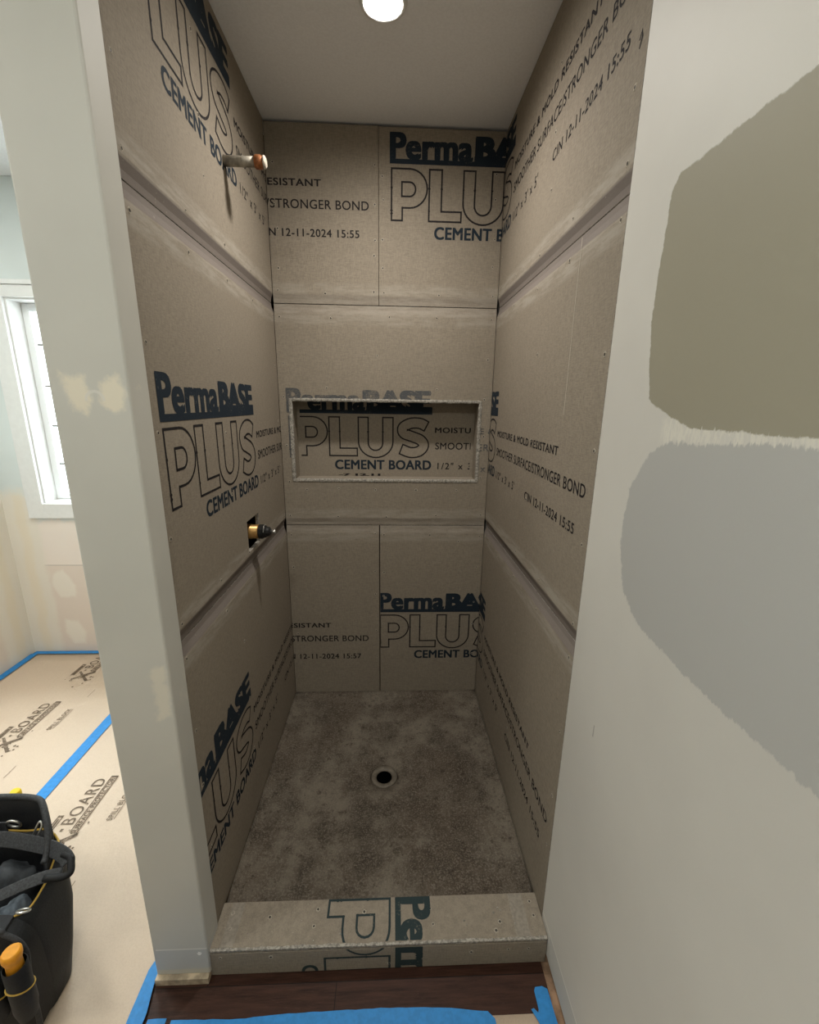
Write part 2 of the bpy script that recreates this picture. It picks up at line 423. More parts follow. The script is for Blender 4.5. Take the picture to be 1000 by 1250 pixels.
# ------------------------------------------------------------------ lettering (flat meshes in board metres)
def text_shapes(s, bold=0.0, spacing=1.0):
    cu = bpy.data.curves.new('t', 'FONT'); cu.body = s; cu.size = 1.0; cu.offset = bold; cu.space_character = spacing; cu.resolution_u = 4; cu.fill_mode = 'BOTH'
    o = bpy.data.objects.new('t', cu); C.objects.link(o)
    dg = bpy.context.evaluated_depsgraph_get(); dg.update()
    me = bpy.data.meshes.new_from_object(o.evaluated_get(dg))
    vs = [(v.co.x, v.co.y) for v in me.vertices]; fs = [tuple(p.vertices) for p in me.polygons]
    bpy.data.objects.remove(o); bpy.data.curves.remove(cu); bpy.data.meshes.remove(me)
    return vs, fs
class Flat:
    def __init__(s): s.v = []; s.f = []; s.l = []; s.k = 0
    def add(s, vs, fs):
        b = len(s.v); s.v += vs; s.l += [s.k] * len(vs); s.k += 1; s.f += [tuple(i + b for i in f) for f in fs]
    def text(s, st, u0, u1, v0, v1, bold=0.0, spacing=1.0):
        vs, fs = text_shapes(st, 0.0, spacing)
        if bold:
            b = bold; x0 = min(p[0] for p in vs) - 1.2 * b; x1 = max(p[0] for p in vs) + 1.2 * b; y0 = min(p[1] for p in vs) - .7 * b; y1 = max(p[1] for p in vs) + .7 * b
            for dx, dy in ((0, 0), (b, b * .7), (-b, b * .7), (b, -b * .7), (-b, -b * .7), (b * 1.2, 0), (-b * 1.2, 0)):
                s.add([(u0 + (x + dx - x0) / (x1 - x0) * (u1 - u0), v0 + (y + dy - y0) / (y1 - y0) * (v1 - v0)) for x, y in vs], fs)
            return
        x0 = min(p[0] for p in vs); x1 = max(p[0] for p in vs); y0 = min(p[1] for p in vs); y1 = max(p[1] for p in vs)
        s.add([(u0 + (x - x0) / (x1 - x0) * (u1 - u0), v0 + (y - y0) / (y1 - y0) * (v1 - v0)) for x, y in vs], fs)
    def rect(s, u0, u1, v0, v1):
        s.add([(u0, v0), (u1, v0), (u1, v1), (u0, v1)], [(0, 1, 2, 3)])
    def poly(s, pts): s.add(list(pts), [tuple(range(len(pts)))])
    def stroke(s, pts, w, closed=True):
        P = [Vector((p[0], p[1])) for p in pts]; L = len(P); A = []
        for i in range(L):
            a = P[(i - 1) % L] if closed or i else P[i]; b = P[(i + 1) % L] if closed or i < L - 1 else P[i]
            d1 = (P[i] - a); d2 = (b - P[i])
            if d1.length < 1e-9: d1 = d2
            if d2.length < 1e-9: d2 = d1
            d1.normalize(); d2.normalize()
            n1 = Vector((-d1.y, d1.x)); n2 = Vector((-d2.y, d2.x)); mtr = (n1 + n2)
            if mtr.length < 1e-3: mtr = n1.copy()
            mtr.normalize(); k = min(1.6, 1.0 / max(0.3, mtr.dot(n1)))
            A.append(P[i] + mtr * w / 2 * k); A.append(P[i] - mtr * w / 2 * k)
        fs = []
        for i in range(L if closed else L - 1):
            j = (i + 1) % L; fs.append((2 * i, 2 * j, 2 * j + 1, 2 * i + 1))
        s.add([(p.x, p.y) for p in A], fs)
    def blot(s, u, v, r):
        n = 7; s.poly([(u + r * (0.8 + 0.4 * R.random()) * math.cos(2 * PI * k / n), v + r * (0.8 + 0.4 * R.random()) * math.sin(2 * PI * k / n)) for k in range(n)])

def arc(cx, cy, rx, ry, a0, a1, n=10):
    return [(cx + rx * math.cos(math.radians(a0 + (a1 - a0) * k / n)), cy + ry * math.sin(math.radians(a0 + (a1 - a0) * k / n))) for k in range(n + 1)]

def make_print(date):
    P = {}
    f = Flat()
    f.text('Perma', 0.0, 0.312, 0.262, 0.348, 0.040, 1.02)
    f.text('BASE', 0.318, 0.608, 0.262, 0.345, 0.060, 1.0)
    f.rect(0.0, 0.61, 0.248, 0.264); f.rect(0.0, 0.014, 0.25, 0.30)
    f.rect(0.316, 0.61, 0.26, 0.280)
    P['printed_logo'] = f
    f = Flat(); sw = 0.0060
    top, bot = 0.233, 0.062
    p_out = [(0.007, top)] + arc(0.076, 0.169, 0.066, top - 0.169, 90, -90, 14) + [(0.048, 0.105), (0.048, bot), (0.007, bot)]
    p_in = [(0.046, 0.190)] + arc(0.076, 0.1665, 0.022, 0.0235, 90, -90, 8) + [(0.046, 0.143)]
    l_out = [(0.150, top), (0.197, top), (0.197, 0.096), (0.274, 0.096), (0.274, bot), (0.150, bot)]
    u_out = [(0.280, top), (0.324, top)] + arc(0.3565, 0.120, 0.0325, 0.033, 180, 360, 12) + [(0.389, top), (0.435, top)] + arc(0.3575, 0.126, 0.0775, 0.071, 0, -180, 18)
    cl = catmull([(0.585, 0.196, 0), (0.556, 0.209, 0), (0.515, 0.209, 0), (0.480, 0.190, 0), (0.484, 0.165, 0), (0.520, 0.151, 0), (0.560, 0.135, 0), (0.574, 0.110, 0), (0.554, 0.085, 0), (0.515, 0.079, 0), (0.472, 0.094, 0)], 5)
    lft, rgt = [], []
    for i, q in enumerate(cl):
        a = cl[max(0, i - 1)]; b = cl[min(len(cl) - 1, i + 1)]; t = (b - a).normalized(); n = Vector((-t.y, t.x, 0)) * 0.0225
        lft.append((q.x + n.x, q.y + n.y)); rgt.append((q.x - n.x, q.y - n.y))
    def clean(seq):
        out = [seq[0]]
        for p in seq[1:]:
            if math.hypot(p[0] - out[-1][0], p[1] - out[-1][1]) > 0.004: out.append(p)
        return out
    s_out = clean(lft) + clean(rgt)[::-1]
    for sh in (p_out, p_in, l_out, u_out, s_out):
        f.stroke(sh, sw)
        for q in sh:
            if R.random() < 0.28: f.blot(q[0], q[1], 0.0036)
    for (uu, vs) in ((0.007, (0.17, 0.095, 0.085)), (0.150, (0.17, 0.095)), (0.197, (0.17,)), (0.280, (0.17,)), (0.324, (0.17,)), (0.389, (0.17,))):
        for vv in vs: f.blot(uu, vv, 0.0048)
    P['printed_outline_word'] = f
    f = Flat(); f.text('CEMENT BOARD', 0.172, 0.611, 0.0, 0.044, 0.030, 1.05); P['printed_heading'] = f
    for nm, st, a, b, c, d, bo, sp in (('printed_moisture_line', 'MOISTURE & MOLD RESISTANT', 0.624, 1.273, 0.168, 0.192, 0.022, 1.10),
                                       ('printed_bond_line', 'SMOOTHER SURFACE/STRONGER BOND', 0.627, 1.451, 0.094, 0.125, 0.010, 1.06),
                                       ('printed_size_line', '1/2" x 3\' x 5\'', 0.640, 0.907, 0.003, 0.034, 0.012, 1.25),
                                       ('printed_date_line', 'CIN 12-11-2024 ' + date, 1.028, 1.414, 0.0, 0.027, 0.014, 1.08)):
        f = Flat(); f.text(st, a, b, c, d, bo, sp); P[nm] = f
    return P
PRINT = make_print('15:55'); PRINT57 = make_print('15:57')

def place_print(P, xf, clips, parent, lift, mats=None, only=None, norm=None):
    """xf maps board metres (u,v) to world; clips: list of (axis-aligned u0,u1,v0,v1) kept in print metres"""
    for nm, f in P.items():
        if only and nm not in only: continue
        bm = bmesh.new()
        for (u0, u1, v0, v1) in clips:
            b2 = bmesh.new()
            V = [b2.verts.new((x, y, k * 5e-6)) for (x, y), k in zip(f.v, f.l)]   # overprinted strokes lie one on the other
            for fc in f.f:
                try: b2.faces.new([V[i] for i in fc])
                except ValueError: pass
            for co, no in (((u0, 0, 0), (-1, 0, 0)), ((u1, 0, 0), (1, 0, 0)), ((0, v0, 0), (0, -1, 0)), ((0, v1, 0), (0, 1, 0))):
                bmesh.ops.bisect_plane(b2, geom=b2.verts[:] + b2.edges[:] + b2.faces[:], plane_co=co, plane_no=no, clear_outer=True)
            tmp = bpy.data.meshes.new('tmp'); b2.to_mesh(tmp); b2.free(); bm.from_mesh(tmp); bpy.data.meshes.remove(tmp)
        if not bm.faces: bm.free(); continue
        O_ = Vector(xf(0, 0)); N_ = (Vector(xf(1, 0)) - O_).cross(Vector(xf(0, 1)) - O_)
        for v in bm.verts: v.co = Vector(xf(v.co.x, v.co.y)) + N_ * v.co.z
        me = bpy.data.meshes.new(nm); bm.to_mesh(me); bm.free()
        key = {'printed_logo': 'ink_blue', 'printed_heading': 'ink_blue', 'pale_scratch': 'chalk'}.get(nm, 'ink_black')
        if mats: key = mats.get(nm, key)
        me.materials.append(M[key])
        link(nm, me, parent)

# ------------------------------------------------------------------ cement boards
class Frame:
    """a board plane: world = o + u*U + v*V + d*N (N points at the viewer)"""
    def __init__(s, o, U, V, N): s.o, s.U, s.V, s.N = Vector(o), Vector(U), Vector(V), Vector(N)
    def p(s, u, v, d=0.0): return s.o + s.U * u + s.V * v + s.N * d
FL = Frame((0, 0, 0), (0, 1, 0), (0, 0, 1), (1, 0, 0))          # u=y
FR = Frame((W, 0, 0), (0, -1, 0), (0, 0, 1), (-1, 0, 0))         # u=-y
FB = Frame((0, D, 0), (1, 0, 0), (0, 0, 1), (0, -1, 0))          # u=x

TH = 0.0125
def board(label, F, u0, u1, v0, v1, tt=True, tb=True, holes=(), soft=1.0):
    """one cement board sheet with tapered long edges (top/bottom)"""
    us = {u0, u1}; vs_ = {v0, v1}
    n = max(2, int((u1 - u0) / 0.08))
    for k in range(n + 1): us.add(u0 + (u1 - u0) * k / n)
    sd = 1.0 if soft == 1.0 else 0.5
    prof = [(0.0, -0.0080 * sd), (0.014, -0.0064 * sd), (0.030, -0.0010 * sd), (0.036, 0.0), (0.066, 0.0), (0.082, 0.0)]
    for dst, _ in prof:
        if tt: vs_.add(v1 - dst)
        if tb: vs_.add(v0 + dst)
    m_ = max(2, int((v1 - v0) / 0.12))
    for k in range(m_ + 1):
        q = v0 + (v1 - v0) * k / m_
        if (not tb or q - v0 > 0.09) and (not tt or v1 - q > 0.09): vs_.add(q)
    for (a, b, c, d) in holes: us |= {a, b}; vs_ |= {c, d}
    us = sorted(us); vs_ = sorted(vs_)
    def dedupe(L, keep):
        out = []
        for x in L:
            if out and x - out[-1] < 0.0035:
                if x in keep: out[-1] = x
                continue
            out.append(x)
        return out
    keepu = {u0, u1} | {h for q in holes for h in q[:2]}; keepv = {v0, v1} | {h for q in holes for h in q[2:]}
    us = dedupe(us, keepu); vs_ = dedupe(vs_, keepv)
    def lerp(dst):
        for (a, da), (b, db) in zip(prof, prof[1:]):
            if dst <= b: return da + (db - da) * (dst - a) / (b - a)
        return 0.0
    def depth(v):
        d = 0.0
        if tt: d = min(d, lerp(max(0, v1 - v)))
        if tb: d = min(d, lerp(max(0, v - v0)))
        return d
    def attrs(v, u):
        e = 9
        if tt: e = min(e, v1 - v)
        if tb: e = min(e, v - v0)
        tp = 1.0 if e <= 0.0305 else 0.0
        scf = 1.0 if 0.0355 <= e <= 0.067 else 0.0
        if soft < 1: return tp * 0.25, (0.75 if e <= 0.067 else 0.0)
        return tp, scf
    def hole(uc, vc): return any(a < uc < b and c < vc < d for a, b, c, d in holes)
    vid = {}; V = []; A = []
    def vert(i, j, back):
        k = (i, j, back)
        if k not in vid:
            d = -TH if back else depth(vs_[j])
            vid[k] = len(V); V.append(F.p(us[i], vs_[j], d)); A.append((0, 0) if back else attrs(vs_[j], us[i]))
        return vid[k]
    fs, fm = [], []
    NI, NJ = len(us) - 1, len(vs_) - 1
    solid = [[not hole((us[i] + us[i + 1]) / 2, (vs_[j] + vs_[j + 1]) / 2) for j in range(NJ)] for i in range(NI)]
    S = lambda i, j: 0 <= i < NI and 0 <= j < NJ and solid[i][j]
    for i in range(NI):
        for j in range(NJ):
            if not S(i, j): continue
            fs.append((vert(i, j, 0), vert(i + 1, j, 0), vert(i + 1, j + 1, 0), vert(i, j + 1, 0))); fm.append(0)
            fs.append((vert(i, j, 1), vert(i, j + 1, 1), vert(i + 1, j + 1, 1), vert(i + 1, j, 1))); fm.append(0)
            for (di, dj, a, b) in ((-1, 0, (i, j), (i, j + 1)), (1, 0, (i + 1, j + 1), (i + 1, j)), (0, -1, (i + 1, j), (i, j)), (0, 1, (i, j + 1), (i + 1, j + 1))):
                if not S(i + di, j + dj):
                    fs.append((vert(*a, 0), vert(*b, 0), vert(*b, 1), vert(*a, 1))); fm.append(1)
    o = mesh_obj('cement_board', [tuple(v) for v in V], fs, [M['board'], M['board_edge']], None, fm)
    bm = bmesh.new(); bm.from_mesh(o.data); bmesh.ops.recalc_face_normals(bm, faces=bm.faces[:]); bm.to_mesh(o.data); bm.free()
    for nm, ix in (('taper', 0), ('scuff', 1)):
        at = o.data.attributes.new(nm, 'FLOAT', 'POINT')
        at.data.foreach_set('value', [a[ix] for a in A])
    tag(o, label, 'cement board')
    o['_f'] = 0; del o['_f']
    return o, depth

def screw_mesh():
    """screw sunk in the board: a pale burst rim around a dark head; local +Z faces out"""
    n = 10; vs, fs, fm = [], [], []
    rr = [(0.0064, 0.0), (0.0048, 0.0011), (0.0032, 0.0009), (0.0030, 0.0003)]
    for q, (r, z) in enumerate(rr):
        for k in range(n):
            j = 1 + (0.22 * math.sin(k * 2.7 + q) if q < 2 else 0)
            vs.append((r * j * math.cos(2 * PI * k / n), r * j * math.sin(2 * PI * k / n), z))
    for q in range(len(rr) - 1):
        for k in range(n):
            fs.append((q * n + k, q * n + (k + 1) % n, (q + 1) * n + (k + 1) % n, (q + 1) * n + k)); fm.append(0 if q < 2 else 1)
    fs.append(tuple((len(rr) - 1) * n + k for k in range(n))); fm.append(1)
    me = bpy.data.meshes.new('screw'); me.from_pydata(vs, [], fs); me.materials.append(M['dust']); me.materials.append(M['screw'])
    for p, i in zip(me.polygons, fm): p.material_index = i
    return me
SCREW = screw_mesh()
def screws(o, F, pts, depth=lambda v: 0.0):
    rot = Matrix((F.U, F.V, F.N)).transposed().to_4x4()
    for (u, v) in pts:
        s = bpy.data.objects.new('screw', SCREW); C.objects.link(s); s.parent = o
        k = R.uniform(0.75, 1.1)
        s.matrix_local = Matrix.Translation(F.p(u, v, depth(v) - 0.0002)) @ rot @ Matrix.Rotation(R.uniform(0, 6), 4, 'Z') @ Matrix.Diagonal((k, k, k, 1))

def xf(F, u0, v0, lift=0.0005, sgn=1): return lambda u, v: F.p(u0 + u, v0 + v, lift)
EDG = 0.0015   # half of the open joint
def spots(u0, u1, v0, v1, tt, tb, cols, nrow):
    out = []
    for v in ([v1 - 0.045] if tt else []) + ([v0 + 0.045] if tb else []):
        k = max(2, int((u1 - u0) / 0.22))
        for i in range(k + 1): out.append((u0 + 0.02 + (u1 - u0 - 0.04) * i / k + R.uniform(-.012, .012) * (0 < i < k), v + R.uniform(-.006, .006)))
    for c in cols:
        for i in range(1, nrow): out.append((c + R.uniform(-.004, .004), v0 + 0.05 + (v1 - v0 - 0.1) * i / nrow + R.uniform(-.03, .03)))
    return out

# --- left wall boards (u = y)
yb = D - 0.0015
left = [('topmost cement board on the left shower wall, pierced by the capped pipe', ZS2 + EDG, H - 0.004, False, True, (), 0.05, 2.094, PRINT),
        ('middle cement board on the left shower wall, around the valve hole', ZS1 + EDG, ZS2 - EDG, True, True, ((0.510, 0.634, 0.985, 1.090),), 0.05, 1.180, PRINT),
        ('lowest cement board on the left shower wall, beside the mortar pan', ZP + 0.012, ZS1 - EDG, True, False, (), -0.197, 0.262, PRINT)]
for lab, a, b, tt, tb, hl, pu, pv, PR in left:
    o, dp = board(lab, FL, YL, yb, a, b, tt, tb, hl)
    place_print(PR, xf(FL, pu, pv), [(YL - pu, yb - pu, a - pv, b - pv)], o, 0)
    screws(o, FL, spots(YL, yb, a, b, tt, tb, (YL + 0.022, 0.40, D - 0.03), 4), dp)
# --- right wall boards (u = -y)
right = [('topmost cement board on the right shower wall, reaching the ceiling', ZS2 + EDG, H - 0.006, False, True, -1.489, 2.099, PRINT),
         ('middle cement board on the right shower wall, beside the painted swatches', ZS1 + EDG, ZS2 - EDG, True, True, -1.497, 1.180, PRINT),
         ('lowest cement board on the right shower wall, above the mortar pan', ZP + 0.012, ZS1 - EDG, True, False, -1.500, 0.268, PRINT)]
for lab, a, b, tt, tb, pu, pv, PR in right:
    o, dp = board(lab, FR, -yb, -YR, a, b, tt, tb)
    place_print(PR, xf(FR, pu, pv), [(-yb - pu, -YR - pu, a - pv, b - pv)], o, 0)
    screws(o, FR, spots(-yb, -YR, a, b, tt, tb, (-YR - 0.022, -0.45, -D + 0.03), 4), dp)
    if 'middle' in lab:
        f = Flat(); f.stroke([(-0.205, 1.838), (-0.209, 1.70), (-0.212, 1.45)], 0.0022, False)
        place_print({'pale_scratch': f}, xf(FR, 0, 0), [(-9, 9, -9, 9)], o, 0)
    if 'topmost' in lab:
        f = Flat(); f.stroke([(-0.040, 2.085), (-0.034, 2.096), (-0.031, 2.085), (-0.038, 2.072)], 0.004, False)
        place_print({'pen_mark': f}, xf(FR, 0, 0), [(-9, 9, -9, 9)], o, 0)
# --- back wall boards (u = x)
xr = W - 0.0015; xl = 0.0015; XM = 0.418
o, dp = board('top left cement board on the back shower wall, under the ceiling', FB, xl, XM - 0.001, ZS2 + EDG, H - 0.010, False, True, (), 0.5)
place_print(PRINT, xf(FB, -1.070, 2.087), [(xl + 1.070, XM + 1.070, -1, 1)], o, 0)
screws(o, FB, spots(xl, XM, ZS2, H, False, True, (0.03, XM - 0.016), 5), dp)
o, dp = board('top right cement board on the back shower wall, with a large cut-off logo', FB, XM + 0.001, xr, ZS2 + EDG, H - 0.012, False, True, (), 0.5)
place_print(PRINT, xf(FB, 0.460, 2.090), [(XM - 0.46, xr - 0.46, -1, 1)], o, 0)
screws(o, FB, spots(XM, xr, ZS2, H, False, True, (XM + 0.016, W - 0.03), 5), dp)
NX0, NX1, NZ0, NZ1 = 0.053, 0.843, 1.146, 1.476      # niche opening
o, dp = board('wide cement board on the back wall cut out for the niche', FB, xl, xr, ZS1 + EDG, ZS2 - EDG, True, True, ((NX0, NX1, NZ0, NZ1),), 0.5)
pu, pv = 0.030, 1.180
place_print(PRINT, xf(FB, pu, pv), [(xl - pu, xr - pu, NZ1 + 0.012 - pv, 1), (NX1 + 0.012 - pu, xr - pu, -1, NZ1 + 0.012 - pv), (xl - pu, NX0 - 0.012 - pu, -1, NZ1 + 0.012 - pv)], o, 0,
            {'printed_logo': 'ink_faded', 'printed_size_line': 'ink_faded', 'printed_bond_line': 'ink_faded', 'printed_moisture_line': 'ink_faded', 'printed_outline_word': 'ink_faded'})
screws(o, FB, spots(xl, xr, ZS1, ZS2, True, True, (0.025, W - 0.03), 5) + [(0.41, 1.66), (0.10, 1.10), (0.24, 1.105), (0.40, 1.10), (0.58, 1.10), (0.76, 1.10), (0.2, 1.53), (0.66, 1.53)], dp)
o, dp = board('bottom left cement board on the back shower wall, at the pan', FB, xl, XM - 0.0022, ZP + 0.006, ZS1 - EDG, True, False, (), 0.5)
place_print(PRINT57, xf(FB, -1.087, 0.260), [(xl + 1.087, XM + 1.087, -1, 1)], o, 0)
screws(o, FB, spots(xl, XM, ZP, ZS1, True, False, (0.025, XM - 0.018), 5), dp)
o, dp = board('bottom right cement board on the back shower wall, with its logo cut at the joint', FB, XM + 0.0022, xr, ZP + 0.006, ZS1 - EDG, True, False, (), 0.5)
place_print(PRINT, xf(FB, 0.413, 0.258), [(XM + 0.003 - 0.413, xr - 0.413, -1, 1)], o, 0)
screws(o, FB, spots(XM, xr, ZP, ZS1, True, False, (XM + 0.018, W - 0.03), 5) + [(0.78, 0.86), (0.79, 0.72)], dp)

# ------------------------------------------------------------------ niche
ND = 0.090
nt = empty('wall_niche', ((NX0 + NX1) / 2, D, NZ0)); tag(nt, 'recessed rectangular niche with pale crumbled rim in the back shower wall', 'niche')
def child(o, root):
    o.parent = root; o.matrix_parent_inverse = root.matrix_basis.inverted(); return o
def rough_ring():
    """crumbled mortar lip round the opening, built as a lumpy rectangular bead"""
    bm = bmesh.new()
    path = []
    def seg(a, b, n):
        for k in range(n): path.append((a[0] + (b[0] - a[0]) * k / n, a[1] + (b[1] - a[1]) * k / n))
    e = 0.0055
    c = [(NX0 - e, NZ0 - e), (NX1 + e, NZ0 - e), (NX1 + e, NZ1 + e), (NX0 - e, NZ1 + e)]
    seg(c[0], c[1], 90); seg(c[1], c[2], 40); seg(c[2], c[3], 90); seg(c[3], c[0], 40)
    rings = []
    L = len(path)
    for i, (x, z) in enumerate(path):
        a = path[i - 1]; b = path[(i + 1) % L]; t = Vector((b[0] - a[0], b[1] - a[1])).normalized(); n = Vector((-t.y, t.x))
        w = 0.0066 + R.uniform(-0.0012, 0.0014); h = 0.0026 + R.uniform(-0.0008, 0.0012)
        rings.append([bm.verts.new((x + n.x * q * w, D - hh, z + n.y * q * w)) for q, hh in ((-1, -0.0135), (-1, h * .5), (-0.5, h), (0.4, h), (1, h * .3), (1, -0.0135))])
    for i in range(L):
        A, B = rings[i], rings[(i + 1) % L]
        for k in range(6): bm.faces.new((A[k], A[(k + 1) % 6], B[(k + 1) % 6], B[k]))
    return bm_obj('rim', bm, M['board_edge'])
child(rough_ring(), nt)
y0n = D + TH; y1n = D + ND
child(box('side_panel', NX0 - 0.0118, NX1 + 0.0118, y0n + .001, y1n - .001, NZ0 - 0.0125, NZ0 - 0.0005, M['board']), nt)
child(box('side_panel', NX0 - 0.0118, NX1 + 0.0118, y0n + .001, y1n - .001, NZ1 + 0.0005, NZ1 + 0.0125, M['board']), nt)
child(box('side_panel', NX0 - 0.0125, NX0 - 0.0005, y0n + .001, y1n - .001, NZ0, NZ1, M['board']), nt)
child(box('side_panel', NX1 + 0.0005, NX1 + 0.0125, y0n + .001, y1n - .001, NZ0, NZ1, M['board']), nt)
bp = child(box('back_panel', NX0 - 0.012, NX1 + 0.012, y1n, y1n + 0.0125, NZ0 - 0.012, NZ1 + 0.012, M['board']), nt)
FN = Frame((0, y1n, 0), (1, 0, 0), (0, 0, 1), (0, -1, 0))
place_print(PRINT, xf(FN, 0.042, 1.177), [(NX0 + 0.012 - 0.042, NX1 - 0.012 - 0.042, NZ0 + 0.001 - 1.177, NZ1 - 0.001 - 1.177)], bp, 0)
f = Flat(); f.text('-7 12.11', 0.23, 0.42, 1.1475, 1.158, 0.04)
place_print({'printed_edge_code': f}, xf(FN, 0, 0), [(0, 1, 0, 2)], bp, 0)
for ch in bp.children: ch.matrix_parent_inverse = bp.matrix_basis.inverted() @ Matrix.Identity(4)
nt_inv = nt.matrix_basis.inverted()
for ch in bp.children: ch.matrix_parent_inverse = Matrix.Identity(4)

# ------------------------------------------------------------------ curb
cb = empty('shower_curb', (W / 2, CF, 0)); tag(cb, 'low shower curb faced in printed cement board at the pan front', 'curb')
def rough_board(name, x0, x1, y0, y1, z0, z1):
    bm = bmesh.new(); box_bm(bm, x0, x1, y0, y1, z0, z1, 0.0018)
    return child(bm_obj(name, bm, M['board']), cb)
rough_board('top_board', 0.0015, W - 0.0015, CF + 0.001, CB, CT - TH, CT)
rough_board('front_board', 0.002, W - 0.002, CF, CF + TH, 0.0015, CT - TH - 0.0004)
rough_board('back_board', 0.002, W - 0.002, CB - TH - .001, CB - 0.001, 0.0015, CT - TH - 0.0004)
child(box('core', 0.002, W - 0.002, CF + TH + .0005, CB - TH - .0015, 0.0015, CT - TH - 0.0006, M['shim']), cb)
# crumbled front arris
bm = bmesh.new(); rings = []
for i in range(151):
    x = 0.003 + (W - 0.006) * i / 150
    w = 0.0055 + 0.0025 * mnoise.noise((x * 14, 3, 0)) + R.uniform(-.001, .001); h = 0.0008 + R.uniform(0, 0.0006)
    rings.append([bm.verts.new(p) for p in ((x, CF + w, CT + 0.0002), (x, CF + w * .4, CT + h), (x, CF - h, CT + h * .3), (x, CF - h, CT - w * .5), (x, CF - 0.0002, CT - w * 1.2), (x, CF + 0.003, CT - 0.004))])
for A, B in zip(rings, rings[1:]):
    for k in range(6): bm.faces.new((A[k], B[k], B[(k + 1) % 6], A[(k + 1) % 6]))
bm.faces.new(rings[0]); bm.faces.new(rings[-1][::-1])
child(bm_obj('crumbled_edge', bm, M['board_edge']), cb)
# print running over the curb: u grows toward the viewer, v grows to the right
GM = {'printed_logo': 'ink_green', 'printed_outline_word': 'ink_green', 'printed_heading': 'ink_green'}
VX = 0.238
place_print(PRINT, lambda u, v: (VX + v, 0.073 - u, CT + 0.0006), [(0.073 - CB + 0.001, 0.073 - CF - 0.007, -1, 1)], cb, 0, GM)
place_print(PRINT, lambda u, v: (VX + v, CF - 0.0006, 0.198 - u), [(0.198 - 0.078, 0.198 - 0.003, -1, 1)], cb, 0, GM)
FT = Frame((0, 0, CT), (1, 0, 0), (0, 1, 0), (0, 0, 1)); FF = Frame((0, CF, 0), (1, 0, 0), (0, 0, 1), (0, -1, 0))
screws(cb, FT, [(0.035, 0.043), (0.04, 0.006), (0.27, 0.045), (0.265, 0.005), (0.40, 0.035), (0.585, 0.038), (0.59, 0.0), (0.76, -0.02), (0.775, 0.0), (0.872, 0.047), (0.873, 0.012), (0.14, 0.03)])
screws(cb, FF, [(0.03, 0.063), (0.16, 0.06), (0.69, 0.05), (0.79, 0.055), (0.845, 0.055), (0.47, 0.02)])
for ch in cb.children:
    if ch.name.startswith(('printed', 'screw')): ch.matrix_parent_inverse = cb.matrix_basis.inverted()
g_ = 0
# pale strips of joint tape near both ends of the curb top
for x0, x1 in ((0.028, 0.062), (0.812, 0.852)):
    child(box('joint_tape', x0, x1, CF + 0.006, CB - 0.002, CT + 0.0001, CT + 0.0006, M['mesh_tape']), cb)['label'] = 'pale mesh joint tape strip'
# crumbs of cement lying on the curb
for i in range(14):
    bm = bmesh.new(); bmesh.ops.create_icosphere(bm, subdivisions=1, radius=1)
    s = R.uniform(0.0012, 0.0028); cx = R.uniform(0.05, W - 0.05); cy = R.uniform(CF + 0.008, CB - 0.02)
    for v in bm.verts: v.co = Vector((v.co.x * s * R.uniform(.7, 1.4) + cx, v.co.y * s * R.uniform(.7, 1.3) + cy, v.co.z * s * .7 + CT + s * .5))
    tag(bm_obj('cement_crumb', bm, M['board_edge']), 'tiny pale crumb of cement on the shower curb top', 'crumb', 'cement crumbs on the curb')

# ------------------------------------------------------------------ mortar pan and drain
DX, DY, DR = 0.447, 0.527, 0.0545
px0, px1, py0, py1 = 0.001, W - 0.001, CB + 0.001, D - 0.001
def pan():
    n = 144; rings = []
    bm = bmesh.new(); fr = [0.0, 0.08, 0.2, 0.35, 0.5, 0.65, 0.8, 0.9, 0.965, 1.0]
    angs = [2 * PI * k / n for k in range(n)]
    for cxy in ((px0, py0), (px1, py0), (px1, py1), (px0, py1)):
        a = math.atan2(cxy[1] - DY, cxy[0] - DX) % (2 * PI)
        angs[min(range(n), key=lambda q: abs(angs[q] - a))] = a
    for t in fr:
        ring = []
        for k, a in enumerate(angs):
            ca, sa = math.cos(a), math.sin(a)
            lim = min([((px1 - DX) / ca) if ca > 1e-9 else 9, ((px0 - DX) / ca) if ca < -1e-9 else 9, ((py1 - DY) / sa) if sa > 1e-9 else 9, ((py0 - DY) / sa) if sa < -1e-9 else 9])
            r = DR + (lim - DR) * t
            x, y = DX + r * ca, DY + r * sa
            z = 0.047 + 0.017 * min(1, (r - DR) / 0.45) + 0.0018 * mnoise.noise((x * 9, y * 9, 0)) * (0.1 < t < 0.95)
            e = min(x - px0, px1 - x, py1 - y)
            if t == 1.0: z = (ZP + 0.011) if abs(y - py0) > 0.004 else ZP
            ring.append(bm.verts.new((x, y, z)))
        rings.append(ring)
    for A, B in zip(rings, rings[1:]):
        for k in range(n): bm.faces.new((A[k], A[(k + 1) % n], B[(k + 1) % n], B[k]))
    lo = [bm.verts.new((v.co.x, v.co.y, 0.002)) for v in rings[-1]]
    for k in range(n): bm.faces.new((rings[-1][k], rings[-1][(k + 1) % n], lo[(k + 1) % n], lo[k]))
    li = [bm.verts.new((v.co.x, v.co.y, 0.002)) for v in rings[0]]
    for k in range(n): bm.faces.new((rings[0][k], li[k], li[(k + 1) % n], rings[0][(k + 1) % n])); bm.faces.new((lo[k], lo[(k + 1) % n], li[(k + 1) % n], li[k]))
    o = bm_obj('shower_pan', bm, M['pan'], None, True)
    return tag(o, 'stained grey brown mortar shower pan sloping to the drain', 'shower pan')
pan()
dr = empty('floor_drain', (DX, DY, 0.02)); tag(dr, 'round open floor drain in the middle of the mortar pan', 'drain')
